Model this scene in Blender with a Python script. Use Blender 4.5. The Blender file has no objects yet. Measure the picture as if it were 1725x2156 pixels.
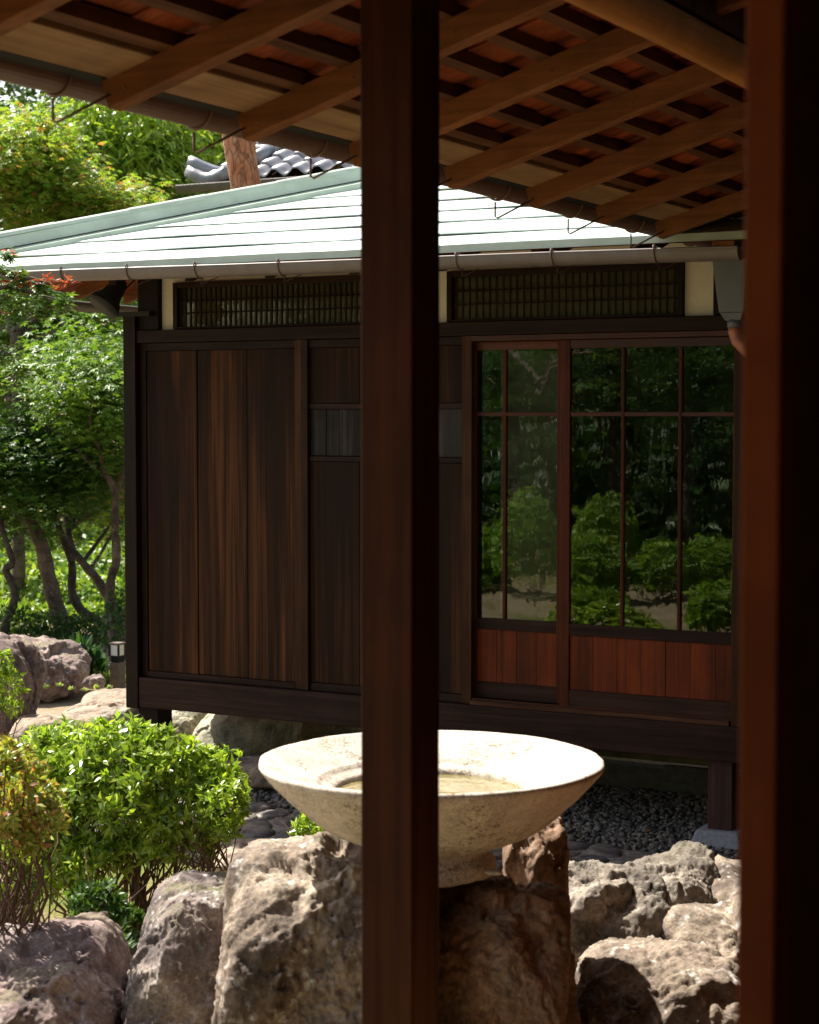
import bpy, math, random
import numpy as np
from mathutils import Vector

random.seed(7)
RNG = np.random.default_rng(7)
S = bpy.context.scene

# ------------------------------------------------------------------ camera, sky, sun, exposure
EYE = 1.39
FOC, PCX, PCY = 3872.0, 862.5, 1078.0          # photograph measured on a 1725 x 2156 sheet
PITCH, YAW = math.atan(208 / FOC), math.radians(28.4)
cam = bpy.data.cameras.new('camera')
cam.sensor_fit = 'HORIZONTAL'
cam.sensor_width = 36
cam.lens = FOC / 1725 * 36
cam.clip_start = 0.05
cam.clip_end = 500
cam.dof.use_dof = True
cam.dof.focus_distance = 8.0
cam.dof.aperture_fstop = 8.0
camo = bpy.data.objects.new('camera', cam)
S.collection.objects.link(camo)
camo.location = (0, 0, EYE)
camo.rotation_euler = (math.pi / 2 - PITCH, 0, YAW)
S.camera = camo

SUN_DIR = Vector((-0.58, 0.16, 0.80)).normalized()      # towards the sun
world = bpy.data.worlds.new('World')
S.world = world
world.use_nodes = True
wn = world.node_tree
for n in list(wn.nodes):
    wn.nodes.remove(n)
sky = wn.nodes.new('ShaderNodeTexSky')
sky.sky_type = 'NISHITA'
sky.sun_disc = False
sky.sun_elevation = math.asin(SUN_DIR.z)
sky.sun_rotation = math.atan2(SUN_DIR.x, SUN_DIR.y)
bgn = wn.nodes.new('ShaderNodeBackground')
bgn.inputs['Strength'].default_value = 0.15
wo = wn.nodes.new('ShaderNodeOutputWorld')
wb = wn.nodes.new('ShaderNodeMix')                      # the photograph's warm white balance
wb.data_type = 'RGBA'; wb.blend_type = 'MULTIPLY'; wb.inputs[0].default_value = 1
wb.inputs[7].default_value = (1.0, 0.80, 0.62, 1)
wn.links.new(sky.outputs[0], wb.inputs[6])
wn.links.new(wb.outputs[2], bgn.inputs[0])
wn.links.new(bgn.outputs[0], wo.inputs[0])

sun = bpy.data.lights.new('sun', 'SUN')
sun.energy = 5.0
sun.angle = math.radians(0.5)
sun.color = (1.0, 0.94, 0.84)
suno = bpy.data.objects.new('sun', sun)
S.collection.objects.link(suno)
suno.rotation_euler = SUN_DIR.to_track_quat('Z', 'Y').to_euler()
suno.location = (0, 0, 10)

S.view_settings.view_transform = 'Standard'
S.view_settings.look = 'None'
S.view_settings.gamma = 1
S.view_settings.use_curve_mapping = False
S.view_settings.exposure = 1.38
S.cycles.max_bounces = 8
S.cycles.diffuse_bounces = 5
S.cycles.transparent_max_bounces = 8
S.cycles.use_denoising = True

# ------------------------------------------------------------------ measuring helpers
_sa, _ca, _sp, _cp = math.sin(YAW), math.cos(YAW), math.sin(PITCH), math.cos(PITCH)
RV = Vector((_ca, _sa, 0)); FV = Vector((-_sa, _ca, 0))

def ray(u, v):
    k = (u - PCX) / FOC; m = -(v - PCY) / FOC
    return Vector((k * _ca + m * -_sa * _sp - _sa * _cp, k * _sa + m * _ca * _sp + _ca * _cp, m * _cp - _sp))

def atT(u, v, t):
    return Vector((0, 0, EYE)) + ray(u, v) * t

def atY(u, v, y):
    r = ray(u, v); return Vector((0, 0, EYE)) + r * (y / r.y)

def atX(u, v, x):
    r = ray(u, v); return Vector((0, 0, EYE)) + r * (x / r.x)

def atZ(u, v, z):
    r = ray(u, v); return Vector((0, 0, EYE)) + r * ((z - EYE) / r.z)

def mir(p):                                              # where a thing seen in the window panes really stands
    return Vector((p.x, 16.0 - p.y, p.z))

# ------------------------------------------------------------------ noise (numpy)
_perm = np.random.default_rng(3).permutation(256)
_perm = np.concatenate([_perm, _perm, _perm])
_grad = np.random.default_rng(4).normal(size=(256, 3))
_grad /= np.linalg.norm(_grad, axis=1)[:, None]

def perlin(p):
    i = np.floor(p).astype(int); f = p - i; i &= 255
    w = f * f * f * (f * (f * 6 - 15) + 10)
    out = 0
    for dx in (0, 1):
        for dy in (0, 1):
            for dz in (0, 1):
                h = _perm[_perm[_perm[(i[:, 0] + dx) & 255] + ((i[:, 1] + dy) & 255)] + ((i[:, 2] + dz) & 255)]
                g = _grad[h]
                d = g[:, 0] * (f[:, 0] - dx) + g[:, 1] * (f[:, 1] - dy) + g[:, 2] * (f[:, 2] - dz)
                wx = w[:, 0] if dx else 1 - w[:, 0]
                wy = w[:, 1] if dy else 1 - w[:, 1]
                wz = w[:, 2] if dz else 1 - w[:, 2]
                out = out + d * wx * wy * wz
    return out * 1.6

def fbm(p, oct=4, gain=0.5):
    a, s, o = 1.0, 0, 0
    for k in range(oct):
        o = o + a * perlin(p * (2.03 ** k) + 17.3 * k); a *= gain
    return o

def ridged(p, oct=4, gain=0.5):
    a, o = 1.0, 0
    for k in range(oct):
        o = o + a * (1 - np.abs(perlin(p * (2.1 ** k) + 9.1 * k)) * 2); a *= gain
    return o

# ------------------------------------------------------------------ object helpers
OFF = {}

def tag(o, label=None, cat=None, group=None, kind=None):
    if label: o['label'] = label
    if cat: o['category'] = cat
    if group: o['group'] = group
    if kind: o['kind'] = kind
    return o

def link(o, parent=None):
    S.collection.objects.link(o)
    if parent is not None:
        o.parent = parent
        OFF[o.name] = OFF.get(parent.name, Vector((0, 0, 0)))
    return o

def thing(name, loc, label, cat, group=None):
    o = bpy.data.objects.new(name, None)
    S.collection.objects.link(o)
    o.location = loc
    o.empty_display_size = 0.1
    OFF[o.name] = Vector(loc)
    return tag(o, label, cat, group)

def npmesh(name, verts, faces, mat, parent=None, smooth=False, origin=None):
    """verts (n,3) in world metres, faces (m,k) of one size -> one mesh object"""
    verts = np.asarray(verts, float); faces = np.asarray(faces, np.int32)
    off = OFF.get(parent.name, Vector((0, 0, 0))) if parent is not None else Vector((0, 0, 0))
    loc = Vector((0, 0, 0))
    if parent is None and origin is not None:
        off = Vector(origin); loc = Vector(origin)
    verts = verts - np.array(off)
    me = bpy.data.meshes.new(name)
    m, k = faces.shape
    me.vertices.add(len(verts)); me.vertices.foreach_set('co', verts.astype(np.float32).ravel())
    me.loops.add(m * k); me.loops.foreach_set('vertex_index', faces.ravel())
    me.polygons.add(m)
    me.polygons.foreach_set('loop_start', np.arange(0, m * k, k, dtype=np.int32))
    me.polygons.foreach_set('loop_total', np.full(m, k, dtype=np.int32))
    if smooth: me.polygons.foreach_set('use_smooth', np.ones(m, bool))
    me.update(calc_edges=True)
    me.materials.append(mat)
    o = bpy.data.objects.new(name, me)
    o.location = loc
    link(o, parent)
    if parent is None: OFF[o.name] = loc
    return o

class MB:
    def __init__(s): s.v = []; s.f = []
    def box(s, x0, x1, y0, y1, z0, z1):
        b = len(s.v)
        s.v += [(x0, y0, z0), (x1, y0, z0), (x1, y1, z0), (x0, y1, z0), (x0, y0, z1), (x1, y0, z1), (x1, y1, z1), (x0, y1, z1)]
        s.f += [tuple(b + i for i in q) for q in ((0, 3, 2, 1), (4, 5, 6, 7), (0, 1, 5, 4), (1, 2, 6, 5), (2, 3, 7, 6), (3, 0, 4, 7))]
        return s
    def hexa(s, bot, top):
        b = len(s.v); s.v += [tuple(p) for p in bot] + [tuple(p) for p in top]
        s.f += [tuple(b + i for i in q) for q in ((0, 3, 2, 1), (4, 5, 6, 7), (0, 1, 5, 4), (1, 2, 6, 5), (2, 3, 7, 6), (3, 0, 4, 7))]
        return s
    def bar(s, p0, p1, w, h, up=(0, 0, 1)):
        p0, p1, up = Vector(p0), Vector(p1), Vector(up)
        d = (p1 - p0).normalized(); sd = d.cross(up).normalized() * (w / 2); u = sd.cross(d).normalized() * (h / 2)
        q = []
        for p in (p0, p1): q.append([p - sd - u, p + sd - u, p + sd + u, p - sd + u])
        return s.hexa(q[0], q[1])
    def tube(s, pts, rad, n=8, cap=True):
        pts = [Vector(p) for p in pts]
        if not hasattr(rad, '__len__'): rad = [rad] * len(pts)
        b = len(s.v); up = Vector((0.13, 0.21, 0.97))
        prev = None
        for i, p in enumerate(pts):
            d = (pts[min(i + 1, len(pts) - 1)] - pts[max(i - 1, 0)]).normalized()
            if prev is None:
                if abs(d.dot(up)) > 0.95: up = Vector((1, 0.2, 0.1))
                a = d.cross(up).normalized()
            else:
                a = (prev - d * prev.dot(d)).normalized()
            prev = a
            c = d.cross(a)
            for k in range(n):
                t = 2 * math.pi * k / n
                s.v.append(tuple(p + (a * math.cos(t) + c * math.sin(t)) * rad[i]))
        for i in range(len(pts) - 1):
            for k in range(n):
                s.f.append((b + i * n + k, b + i * n + (k + 1) % n, b + (i + 1) * n + (k + 1) % n, b + (i + 1) * n + k))
        if cap:
            s.f.append(tuple(b + k for k in range(n - 1, -1, -1)))
            e = b + (len(pts) - 1) * n
            s.f.append(tuple(e + k for k in range(n)))
        return s
    def lathe(s, prof, c, n=48, wob=None):
        b = len(s.v)
        for (r, z) in prof:
            for k in range(n):
                a = 2 * math.pi * k / n
                rr = r * (1 + (wob(a, z) if wob else 0))
                s.v.append((c[0] + rr * math.cos(a), c[1] + rr * math.sin(a), c[2] + z))
        for i in range(len(prof) - 1):
            for k in range(n):
                s.f.append((b + i * n + k, b + i * n + (k + 1) % n, b + (i + 1) * n + (k + 1) % n, b + (i + 1) * n + k))
        return s
    def mesh(s, name, off=(0, 0, 0)):
        me = bpy.data.meshes.new(name)
        me.from_pydata([(v[0] - off[0], v[1] - off[1], v[2] - off[2]) for v in s.v], [], s.f)
        me.update()
        return me
    def build(s, name, mat, parent=None, smooth=False, bev=0, origin=None, label=None):
        off = OFF.get(parent.name, Vector((0, 0, 0))) if parent is not None else (Vector(origin) if origin is not None else Vector((0, 0, 0)))
        me = s.mesh(name, off)
        me.materials.append(mat)
        if smooth: me.polygons.foreach_set('use_smooth', np.ones(len(me.polygons), bool))
        o = bpy.data.objects.new(name, me)
        if parent is None and origin is not None: o.location = origin
        link(o, parent)
        if parent is None: OFF[o.name] = Vector(off)
        if bev:
            md = o.modifiers.new('bevel', 'BEVEL'); md.width = bev; md.segments = 2; md.limit_method = 'ANGLE'
        if label: o['label'] = label
        return o

def inst(name, me, loc, parent, rot=(0, 0, 0), scale=(1, 1, 1)):
    """a piece sharing mesh data; loc in world metres"""
    o = bpy.data.objects.new(name, me)
    S.collection.objects.link(o)
    o.parent = parent
    off = OFF.get(parent.name, Vector((0, 0, 0)))
    o.location = Vector(loc) - off
    o.rotation_euler = rot; o.scale = scale
    return o

# ------------------------------------------------------------------ materials
def newmat(name):
    m = bpy.data.materials.new(name); m.use_nodes = True
    nt = m.node_tree
    for n in list(nt.nodes): nt.nodes.remove(n)
    out = nt.nodes.new('ShaderNodeOutputMaterial')
    b = nt.nodes.new('ShaderNodeBsdfPrincipled')
    nt.links.new(b.outputs[0], out.inputs[0])
    return m, nt, b, out

def N(nt, t, **kw):
    n = nt.nodes.new('ShaderNode' + t)
    for k, v in kw.items():
        if k in n.inputs.keys(): n.inputs[k].default_value = v
        else: setattr(n, k, v)
    return n

def ramp(nt, src, stops):
    r = nt.nodes.new('ShaderNodeValToRGB')
    e = r.color_ramp.elements
    while len(e) > 1: e.remove(e[-1])
    e[0].position = stops[0][0]; c = stops[0][1]; e[0].color = (c[0], c[1], c[2], 1) if hasattr(c, '__len__') else (c, c, c, 1)
    for p, c in stops[1:]:
        x = e.new(p); x.color = (c[0], c[1], c[2], 1) if hasattr(c, '__len__') else (c, c, c, 1)
    nt.links.new(src, r.inputs[0])
    return r.outputs[0]

def mixc(nt, fac, a, b, mode='MIX'):
    m = nt.nodes.new('ShaderNodeMix'); m.data_type = 'RGBA'; m.blend_type = mode
    for sock, val in ((m.inputs[0], fac), (m.inputs[6], a), (m.inputs[7], b)):
        if hasattr(val, 'links') or isinstance(val, bpy.types.NodeSocket): nt.links.new(val, sock)
        elif hasattr(val, '__len__'): sock.default_value = (val[0], val[1], val[2], 1)
        else: sock.default_value = val
    return m.outputs[2]

def mapped(nt, scale, rand=True):
    tc = N(nt, 'TexCoord'); mp = N(nt, 'Mapping')
    mp.inputs['Scale'].default_value = scale
    nt.links.new(tc.outputs['Object'], mp.inputs[0])
    if rand:
        oi = N(nt, 'ObjectInfo'); mu = N(nt, 'Math', operation='MULTIPLY'); mu.inputs[1].default_value = 37.0
        nt.links.new(oi.outputs['Random'], mu.inputs[0]); nt.links.new(mu.outputs[0], mp.inputs['Location'])
    return mp.outputs[0]

def noise(nt, vec, scale, detail=4, rough=0.55, dist=0):
    n = N(nt, 'TexNoise'); n.inputs['Scale'].default_value = scale; n.inputs['Detail'].default_value = detail
    n.inputs['Roughness'].default_value = rough; n.inputs['Distortion'].default_value = dist
    nt.links.new(vec, n.inputs['Vector']); return n.outputs['Fac']

def bump(nt, b, h, strength, dist):
    bp = N(nt, 'Bump'); bp.inputs['Strength'].default_value = strength; bp.inputs['Distance'].default_value = dist
    nt.links.new(h, bp.inputs['Height']); nt.links.new(bp.outputs[0], b.inputs['Normal'])
    return bp

def wood(name, dark, mid, light, axis='Z', grain=60, rough=0.62, relief=0.0012, spec=0.12, randamt=0.25, contrast=(0.32, 0.5, 0.68)):
    m, nt, b, out = newmat(name)
    g = 0.035
    sc = {'X': (g, 1, 1), 'Y': (1, g, 1), 'Z': (1, 1, g)}[axis]
    v = mapped(nt, sc)
    n1 = noise(nt, v, grain, 5, 0.6, 0.4)
    n2 = noise(nt, v, grain * 0.16, 3, 0.5, 0.2)
    f = N(nt, 'Math', operation='MULTIPLY_ADD'); f.inputs[1].default_value = 0.55
    nt.links.new(n1, f.inputs[0]); s2 = N(nt, 'Math', operation='MULTIPLY'); s2.inputs[1].default_value = 0.45
    nt.links.new(n2, s2.inputs[0]); nt.links.new(s2.outputs[0], f.inputs[2])
    col = ramp(nt, f.outputs[0], [(contrast[0], dark), (contrast[1], mid), (contrast[2], light)])
    oi = N(nt, 'ObjectInfo')
    mr = N(nt, 'MapRange'); mr.inputs['To Min'].default_value = 1 - randamt; mr.inputs['To Max'].default_value = 1 + randamt
    nt.links.new(oi.outputs['Random'], mr.inputs[0])
    cc = N(nt, 'CombineXYZ')
    for i in range(3): nt.links.new(mr.outputs[0], cc.inputs[i])
    col = mixc(nt, 1.0, col, cc.outputs[0], 'MULTIPLY')
    blot = noise(nt, mapped(nt, (1, 1, 1)), 5, 4, 0.6)
    bl = ramp(nt, blot, [(0.3, 0.72), (0.65, 1.1)])
    col = mixc(nt, 1.0, col, bl, 'MULTIPLY')
    nt.links.new(col, b.inputs['Base Color'])
    b.inputs['Specular IOR Level'].default_value = spec
    rr = ramp(nt, n1, [(0.3, rough + 0.12), (0.7, rough - 0.08)])
    nt.links.new(rr, b.inputs['Roughness'])
    bump(nt, b, n1, 0.6, relief)
    return m

def rockmat(name, c1, c2, c3, lichen=(0.62, 0.6, 0.54), lich=0.6, moss=0.2, scale=1.0, relief=0.012):
    m, nt, b, out = newmat(name)
    v = mapped(nt, (1, 1, 1), True)
    big = noise(nt, v, 3.2 * scale, 5, 0.6, 0.6)
    med = noise(nt, v, 11 * scale, 6, 0.65, 0.3)
    fine = noise(nt, v, 75 * scale, 6, 0.75)
    col = ramp(nt, big, [(0.36, c1), (0.5, c2), (0.64, c3)])
    dk = ramp(nt, med, [(0.30, 0.38), (0.46, 0.9), (0.7, 1.5)])
    col = mixc(nt, 1.0, col, dk, 'MULTIPLY')
    fk = ramp(nt, fine, [(0.3, 0.5), (0.7, 1.45)])
    col = mixc(nt, 1.0, col, fk, 'MULTIPLY')
    vo = N(nt, 'TexVoronoi'); vo.feature = 'F1'; vo.inputs['Scale'].default_value = 34 * scale
    wv = N(nt, 'VectorMath', operation='ADD')
    nn = N(nt, 'TexNoise'); nn.inputs['Scale'].default_value = 20; nt.links.new(v, nn.inputs['Vector'])
    sc = N(nt, 'VectorMath', operation='SCALE'); sc.inputs['Scale'].default_value = 0.06
    nt.links.new(nn.outputs['Color'], sc.inputs[0]); nt.links.new(v, wv.inputs[0]); nt.links.new(sc.outputs[0], wv.inputs[1])
    nt.links.new(wv.outputs[0], vo.inputs['Vector'])
    spot = ramp(nt, vo.outputs['Distance'], [(0.24, 1.0), (0.5, 0.0)])
    mask = ramp(nt, noise(nt, v, 8 * scale, 6, 0.75, 0.4), [(0.5, 0.0), (0.66, lich)])
    lm = N(nt, 'Math', operation='MULTIPLY'); nt.links.new(spot, lm.inputs[0]); nt.links.new(mask, lm.inputs[1])
    col = mixc(nt, lm.outputs[0], col, lichen)
    # moss settles on upward faces
    ge = N(nt, 'NewGeometry'); sx = N(nt, 'SeparateXYZ'); nt.links.new(ge.outputs['Normal'], sx.inputs[0])
    up = ramp(nt, sx.outputs['Z'], [(0.55, 0.0), (0.9, 1.0)])
    mm = ramp(nt, noise(nt, v, 5.0, 5, 0.7), [(0.53, 0.0), (0.6, 1.0)])
    m1 = N(nt, 'Math', operation='MULTIPLY'); nt.links.new(up, m1.inputs[0]); nt.links.new(mm, m1.inputs[1])
    m2 = N(nt, 'Math', operation='MULTIPLY'); nt.links.new(m1.outputs[0], m2.inputs[0]); m2.inputs[1].default_value = moss
    col = mixc(nt, m2.outputs[0], col, (0.12, 0.13, 0.03))
    nt.links.new(col, b.inputs['Base Color'])
    b.inputs['Roughness'].default_value = 0.85
    b.inputs['Specular IOR Level'].default_value = 0.25
    h = N(nt, 'Math', operation='MULTIPLY_ADD'); h.inputs[1].default_value = 0.35
    nt.links.new(fine, h.inputs[0]); nt.links.new(med, h.inputs[2])
    bump(nt, b, h.outputs[0], 0.9, relief)
    return m

def plain(name, col, rough=0.6, metal=0, spec=0.4, nscale=20, var=0.25, relief=0.001, axis=None):
    m, nt, b, out = newmat(name)
    v = mapped(nt, (1, 1, 1))
    n = noise(nt, v, nscale, 5, 0.6)
    k = ramp(nt, n, [(0.3, 1 - var), (0.7, 1 + var)])
    c = mixc(nt, 1.0, col, k, 'MULTIPLY')
    nt.links.new(c, b.inputs['Base Color'])
    b.inputs['Roughness'].default_value = rough
    b.inputs['Metallic'].default_value = metal
    b.inputs['Specular IOR Level'].default_value = spec
    bump(nt, b, n, 0.5, relief)
    return m

def leafmat(name, cols, trans=0.35, rough=0.4, spec=0.4, tcol=None):
    m, nt, b, out = newmat(name)
    ge = N(nt, 'NewGeometry')
    stops = [(i / max(1, len(cols) - 1), c) for i, c in enumerate(cols)]
    col = ramp(nt, ge.outputs['Random Per Island'], stops)
    nt.links.new(col, b.inputs['Base Color'])
    b.inputs['Roughness'].default_value = rough
    b.inputs['Specular IOR Level'].default_value = spec
    tr = N(nt, 'BsdfTranslucent')
    tc = mixc(nt, 1.0, col, tcol or (1.5, 1.35, 0.6), 'MULTIPLY')
    nt.links.new(tc, tr.inputs[0])
    mx = N(nt, 'MixShader'); mx.inputs[0].default_value = trans
    nt.links.new(b.outputs[0], mx.inputs[1]); nt.links.new(tr.outputs[0], mx.inputs[2])
    nt.links.new(mx.outputs[0], out.inputs[0])
    return m

M = {}
# cedar of the garden house: dark stain with paler weathered grain
M['post_dark'] = wood('dark_stained_post_wood', (0.006, 0.003, 0.002), (0.011, 0.0055, 0.0035), (0.02, 0.010, 0.006), 'Z', 70, 0.5)
M['beam_dark'] = wood('dark_stained_beam_wood', (0.010, 0.0045, 0.0032), (0.021, 0.009, 0.0065), (0.04, 0.018, 0.013), 'X', 70, 0.5)
M['beam_dark_y'] = wood('dark_stained_cross_wood', (0.012, 0.007, 0.005), (0.022, 0.013, 0.009), (0.04, 0.024, 0.016), 'Y', 70, 0.5)
M['stile'] = wood('brown_stile_wood', (0.018, 0.006, 0.002), (0.036, 0.012, 0.0045), (0.065, 0.024, 0.009), 'Z', 60, 0.45)
M['door_red'] = wood('red_brown_lacquered_wood', (0.025, 0.005, 0.0015), (0.065, 0.012, 0.0035), (0.11, 0.024, 0.006), 'Z', 50, 0.42, spec=0.14)
M['door_red_x'] = wood('red_brown_lacquered_rail', (0.025, 0.005, 0.0015), (0.06, 0.0115, 0.0035), (0.10, 0.022, 0.006), 'X', 50, 0.35, spec=0.3)
M['kick'] = wood('red_kick_board_wood', (0.03, 0.006, 0.002), (0.11, 0.018, 0.004), (0.19, 0.036, 0.008), 'Z', 40, 0.42, spec=0.16, randamt=0.3)
M['door_dark_x'] = wood('dark_bottom_rail_wood', (0.012, 0.005, 0.004), (0.028, 0.011, 0.008), (0.055, 0.025, 0.018), 'X', 60, 0.5)
M['sill_x'] = wood('worn_sill_wood', (0.04, 0.016, 0.009), (0.10, 0.04, 0.02), (0.24, 0.13, 0.075), 'X', 60, 0.5, contrast=(0.38, 0.5, 0.6))
M['under_post'] = wood('weathered_purple_brown_wood', (0.03, 0.015, 0.013), (0.06, 0.03, 0.026), (0.10, 0.055, 0.045), 'Z', 60, 0.6)

def plankmat():
    m, nt, b, out = newmat('weathered_cedar_plank')
    n1 = noise(nt, mapped(nt, (1, 1, 0.008)), 120, 4, 0.65, 0.25)
    nb = noise(nt, mapped(nt, (1, 1, 0.022)), 20, 4, 0.6, 0.5)
    n2 = noise(nt, mapped(nt, (1, 1, 0.05)), 9, 3, 0.5, 0.2)
    n3 = noise(nt, mapped(nt, (1, 1, 0.35)), 3.5, 4, 0.6, 0.3)
    mx = N(nt, 'Math', operation='MULTIPLY_ADD'); mx.inputs[1].default_value = 0.42
    hf = N(nt, 'Math', operation='MULTIPLY'); hf.inputs[1].default_value = 0.58; nt.links.new(nb, hf.inputs[0])
    nt.links.new(n1, mx.inputs[0]); nt.links.new(hf.outputs[0], mx.inputs[2])
    col = ramp(nt, mx.outputs[0], [(0.38, (0.012, 0.004, 0.0016)), (0.50, (0.031, 0.0103, 0.0035)), (0.62, (0.105, 0.037, 0.0105))])
    oi = N(nt, 'ObjectInfo'); ox = N(nt, 'Math', operation='MULTIPLY'); ox.inputs[1].default_value = 0.16; nt.links.new(oi.outputs['Random'], ox.inputs[0])
    tc = N(nt, 'TexCoord'); sx = N(nt, 'SeparateXYZ'); nt.links.new(tc.outputs['Object'], sx.inputs[0])
    # rain-worn lower half: stain washed off the wood
    wr = N(nt, 'MapRange'); wr.inputs['From Min'].default_value = 2.1; wr.inputs['From Max'].default_value = 0.6
    wr.inputs['To Min'].default_value = 0.0; wr.inputs['To Max'].default_value = 0.36
    nt.links.new(sx.outputs['Z'], wr.inputs[0])
    f = N(nt, 'Math', operation='MULTIPLY_ADD'); f.inputs[1].default_value = 1.5; nt.links.new(n2, f.inputs[0]); nt.links.new(wr.outputs[0], f.inputs[2])
    f1 = N(nt, 'Math', operation='ADD'); nt.links.new(f.outputs[0], f1.inputs[0]); nt.links.new(ox.outputs[0], f1.inputs[1])
    g = N(nt, 'Math', operation='MULTIPLY_ADD'); g.inputs[1].default_value = 0.6; nt.links.new(n3, g.inputs[0]); nt.links.new(f1.outputs[0], g.inputs[2])
    gh = N(nt, 'Math', operation='MULTIPLY'); gh.inputs[1].default_value = 0.5; nt.links.new(g.outputs[0], gh.inputs[0])
    fac = ramp(nt, gh.outputs[0], [(0.52, 0.05), (0.70, 1.0)])
    col = mixc(nt, fac, (0.010, 0.004, 0.002), col)
    nt.links.new(col, b.inputs['Base Color'])
    b.inputs['Roughness'].default_value = 0.62
    b.inputs['Specular IOR Level'].default_value = 0.12
    bump(nt, b, n1, 0.4, 0.001)
    return m
M['plank'] = plankmat()
M['plank_grey'] = wood('greyed_replacement_plank', (0.02, 0.017, 0.017), (0.035, 0.029, 0.028), (0.08, 0.068, 0.064), 'Z', 50, 0.55, randamt=0.5)
# near veranda
M['rafter'] = wood('brown_rafter_wood', (0.11, 0.042, 0.015), (0.18, 0.070, 0.026), (0.26, 0.105, 0.042), 'X', 55, 0.5, relief=0.001, randamt=0.12)
M['rafter_y'] = wood('brown_eave_wood', (0.11, 0.055, 0.025), (0.2, 0.10, 0.045), (0.30, 0.16, 0.08), 'Y', 55, 0.5, relief=0.001)
M['log'] = wood('honey_log_wood', (0.20, 0.085, 0.025), (0.28, 0.12, 0.036), (0.37, 0.16, 0.055), 'Y', 30, 0.4, relief=0.001)
M['batten'] = wood('brown_batten_wood', (0.06, 0.024, 0.012), (0.10, 0.042, 0.02), (0.15, 0.065, 0.03), 'Y', 50, 0.6)
M['roofboard'] = wood('orange_cedar_board', (0.11, 0.022, 0.007), (0.22, 0.050, 0.015), (0.34, 0.09, 0.028), 'X', 45, 0.5, randamt=0.35)
M['fascia'] = wood('pale_eave_board', (0.15, 0.088, 0.045), (0.22, 0.135, 0.072), (0.29, 0.19, 0.105), 'Y', 40, 0.55)
M['near_post'] = wood('brown_veranda_post_wood', (0.022, 0.0055, 0.0018), (0.042, 0.0105, 0.0035), (0.070, 0.019, 0.006), 'Z', 45, 0.5, relief=0.0008, randamt=0.02)
M['door_edge'] = wood('orange_brown_door_edge', (0.13, 0.030, 0.008), (0.185, 0.043, 0.011), (0.24, 0.058, 0.015), 'Z', 30, 0.5, randamt=0.02)
M['room_wood'] = wood('room_floor_wood', (0.24, 0.09, 0.03), (0.34, 0.13, 0.045), (0.44, 0.18, 0.065), 'Y', 30, 0.4)
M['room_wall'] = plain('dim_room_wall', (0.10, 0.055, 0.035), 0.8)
M['plaster'] = plain('cream_plaster', (0.58, 0.54, 0.44), 0.9, nscale=40, var=0.06, relief=0.0008)
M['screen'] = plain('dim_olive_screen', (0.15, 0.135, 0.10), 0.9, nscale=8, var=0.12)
M['paper'] = plain('aged_paper_screen', (0.30, 0.235, 0.16), 0.9, nscale=8, var=0.12)
M['copper'] = None

def roofmat():
    m, nt, b, out = newmat('pale_green_copper_roof')
    v = mapped(nt, (1, 1, 1))
    n = noise(nt, v, 3, 5, 0.6); n2 = noise(nt, v, 40, 4, 0.6)
    col = ramp(nt, n, [(0.3, (0.50, 0.60, 0.54)), (0.5, (0.60, 0.69, 0.64)), (0.7, (0.66, 0.72, 0.68))])
    k = ramp(nt, n2, [(0.3, 0.93), (0.7, 1.05)])
    col = mixc(nt, 1.0, col, k, 'MULTIPLY')
    nt.links.new(col, b.inputs['Base Color'])
    b.inputs['Roughness'].default_value = 0.45
    bump(nt, b, n, 0.3, 0.004)
    return m
M['copper'] = roofmat()
M['cap'] = plain('green_copper_ridge_cap', (0.44, 0.51, 0.42), 0.45, nscale=6, var=0.14)
M['gutter'] = plain('brown_grey_gutter_metal', (0.125, 0.10, 0.095), 0.42, metal=0.0, spec=0.55, nscale=12, var=0.15)
M['gutter_near'] = plain('brown_gutter_metal', (0.115, 0.068, 0.054), 0.42, metal=0.0, spec=0.5, nscale=12, var=0.15)
M['wire'] = plain('rusty_bracket_metal', (0.16, 0.10, 0.075), 0.5, metal=0.3, nscale=40)
M['hopper'] = plain('blue_grey_sheet_metal', (0.09, 0.10, 0.125), 0.45, metal=0.0, spec=0.6, nscale=7, var=0.15)
M['pipe'] = plain('oxidised_copper_pipe', (0.36, 0.13, 0.09), 0.45, metal=0.2, nscale=15)
M['tile'] = plain('grey_glazed_roof_tile', (0.22, 0.22, 0.245), 0.33, spec=0.7, nscale=9, var=0.35)
M['concrete'] = plain('grey_cut_stone', (0.26, 0.27, 0.29), 0.9, nscale=60, var=0.2, relief=0.003)
M['founda'] = plain('dark_mossy_concrete', (0.07, 0.068, 0.045), 0.9, nscale=20, var=0.35, relief=0.003)  # darker and more olive than the cut stone, for the kerb below the floor
M['black'] = plain('black_painted_metal', (0.006, 0.006, 0.006), 0.7, nscale=30)
M['bollard'] = plain('dark_brown_bollard', (0.13, 0.095, 0.075), 0.7, nscale=60, var=0.4)
M['lampglass'] = plain('white_lamp_panel', (0.75, 0.74, 0.70), 0.4, nscale=5, var=0.03)

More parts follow.
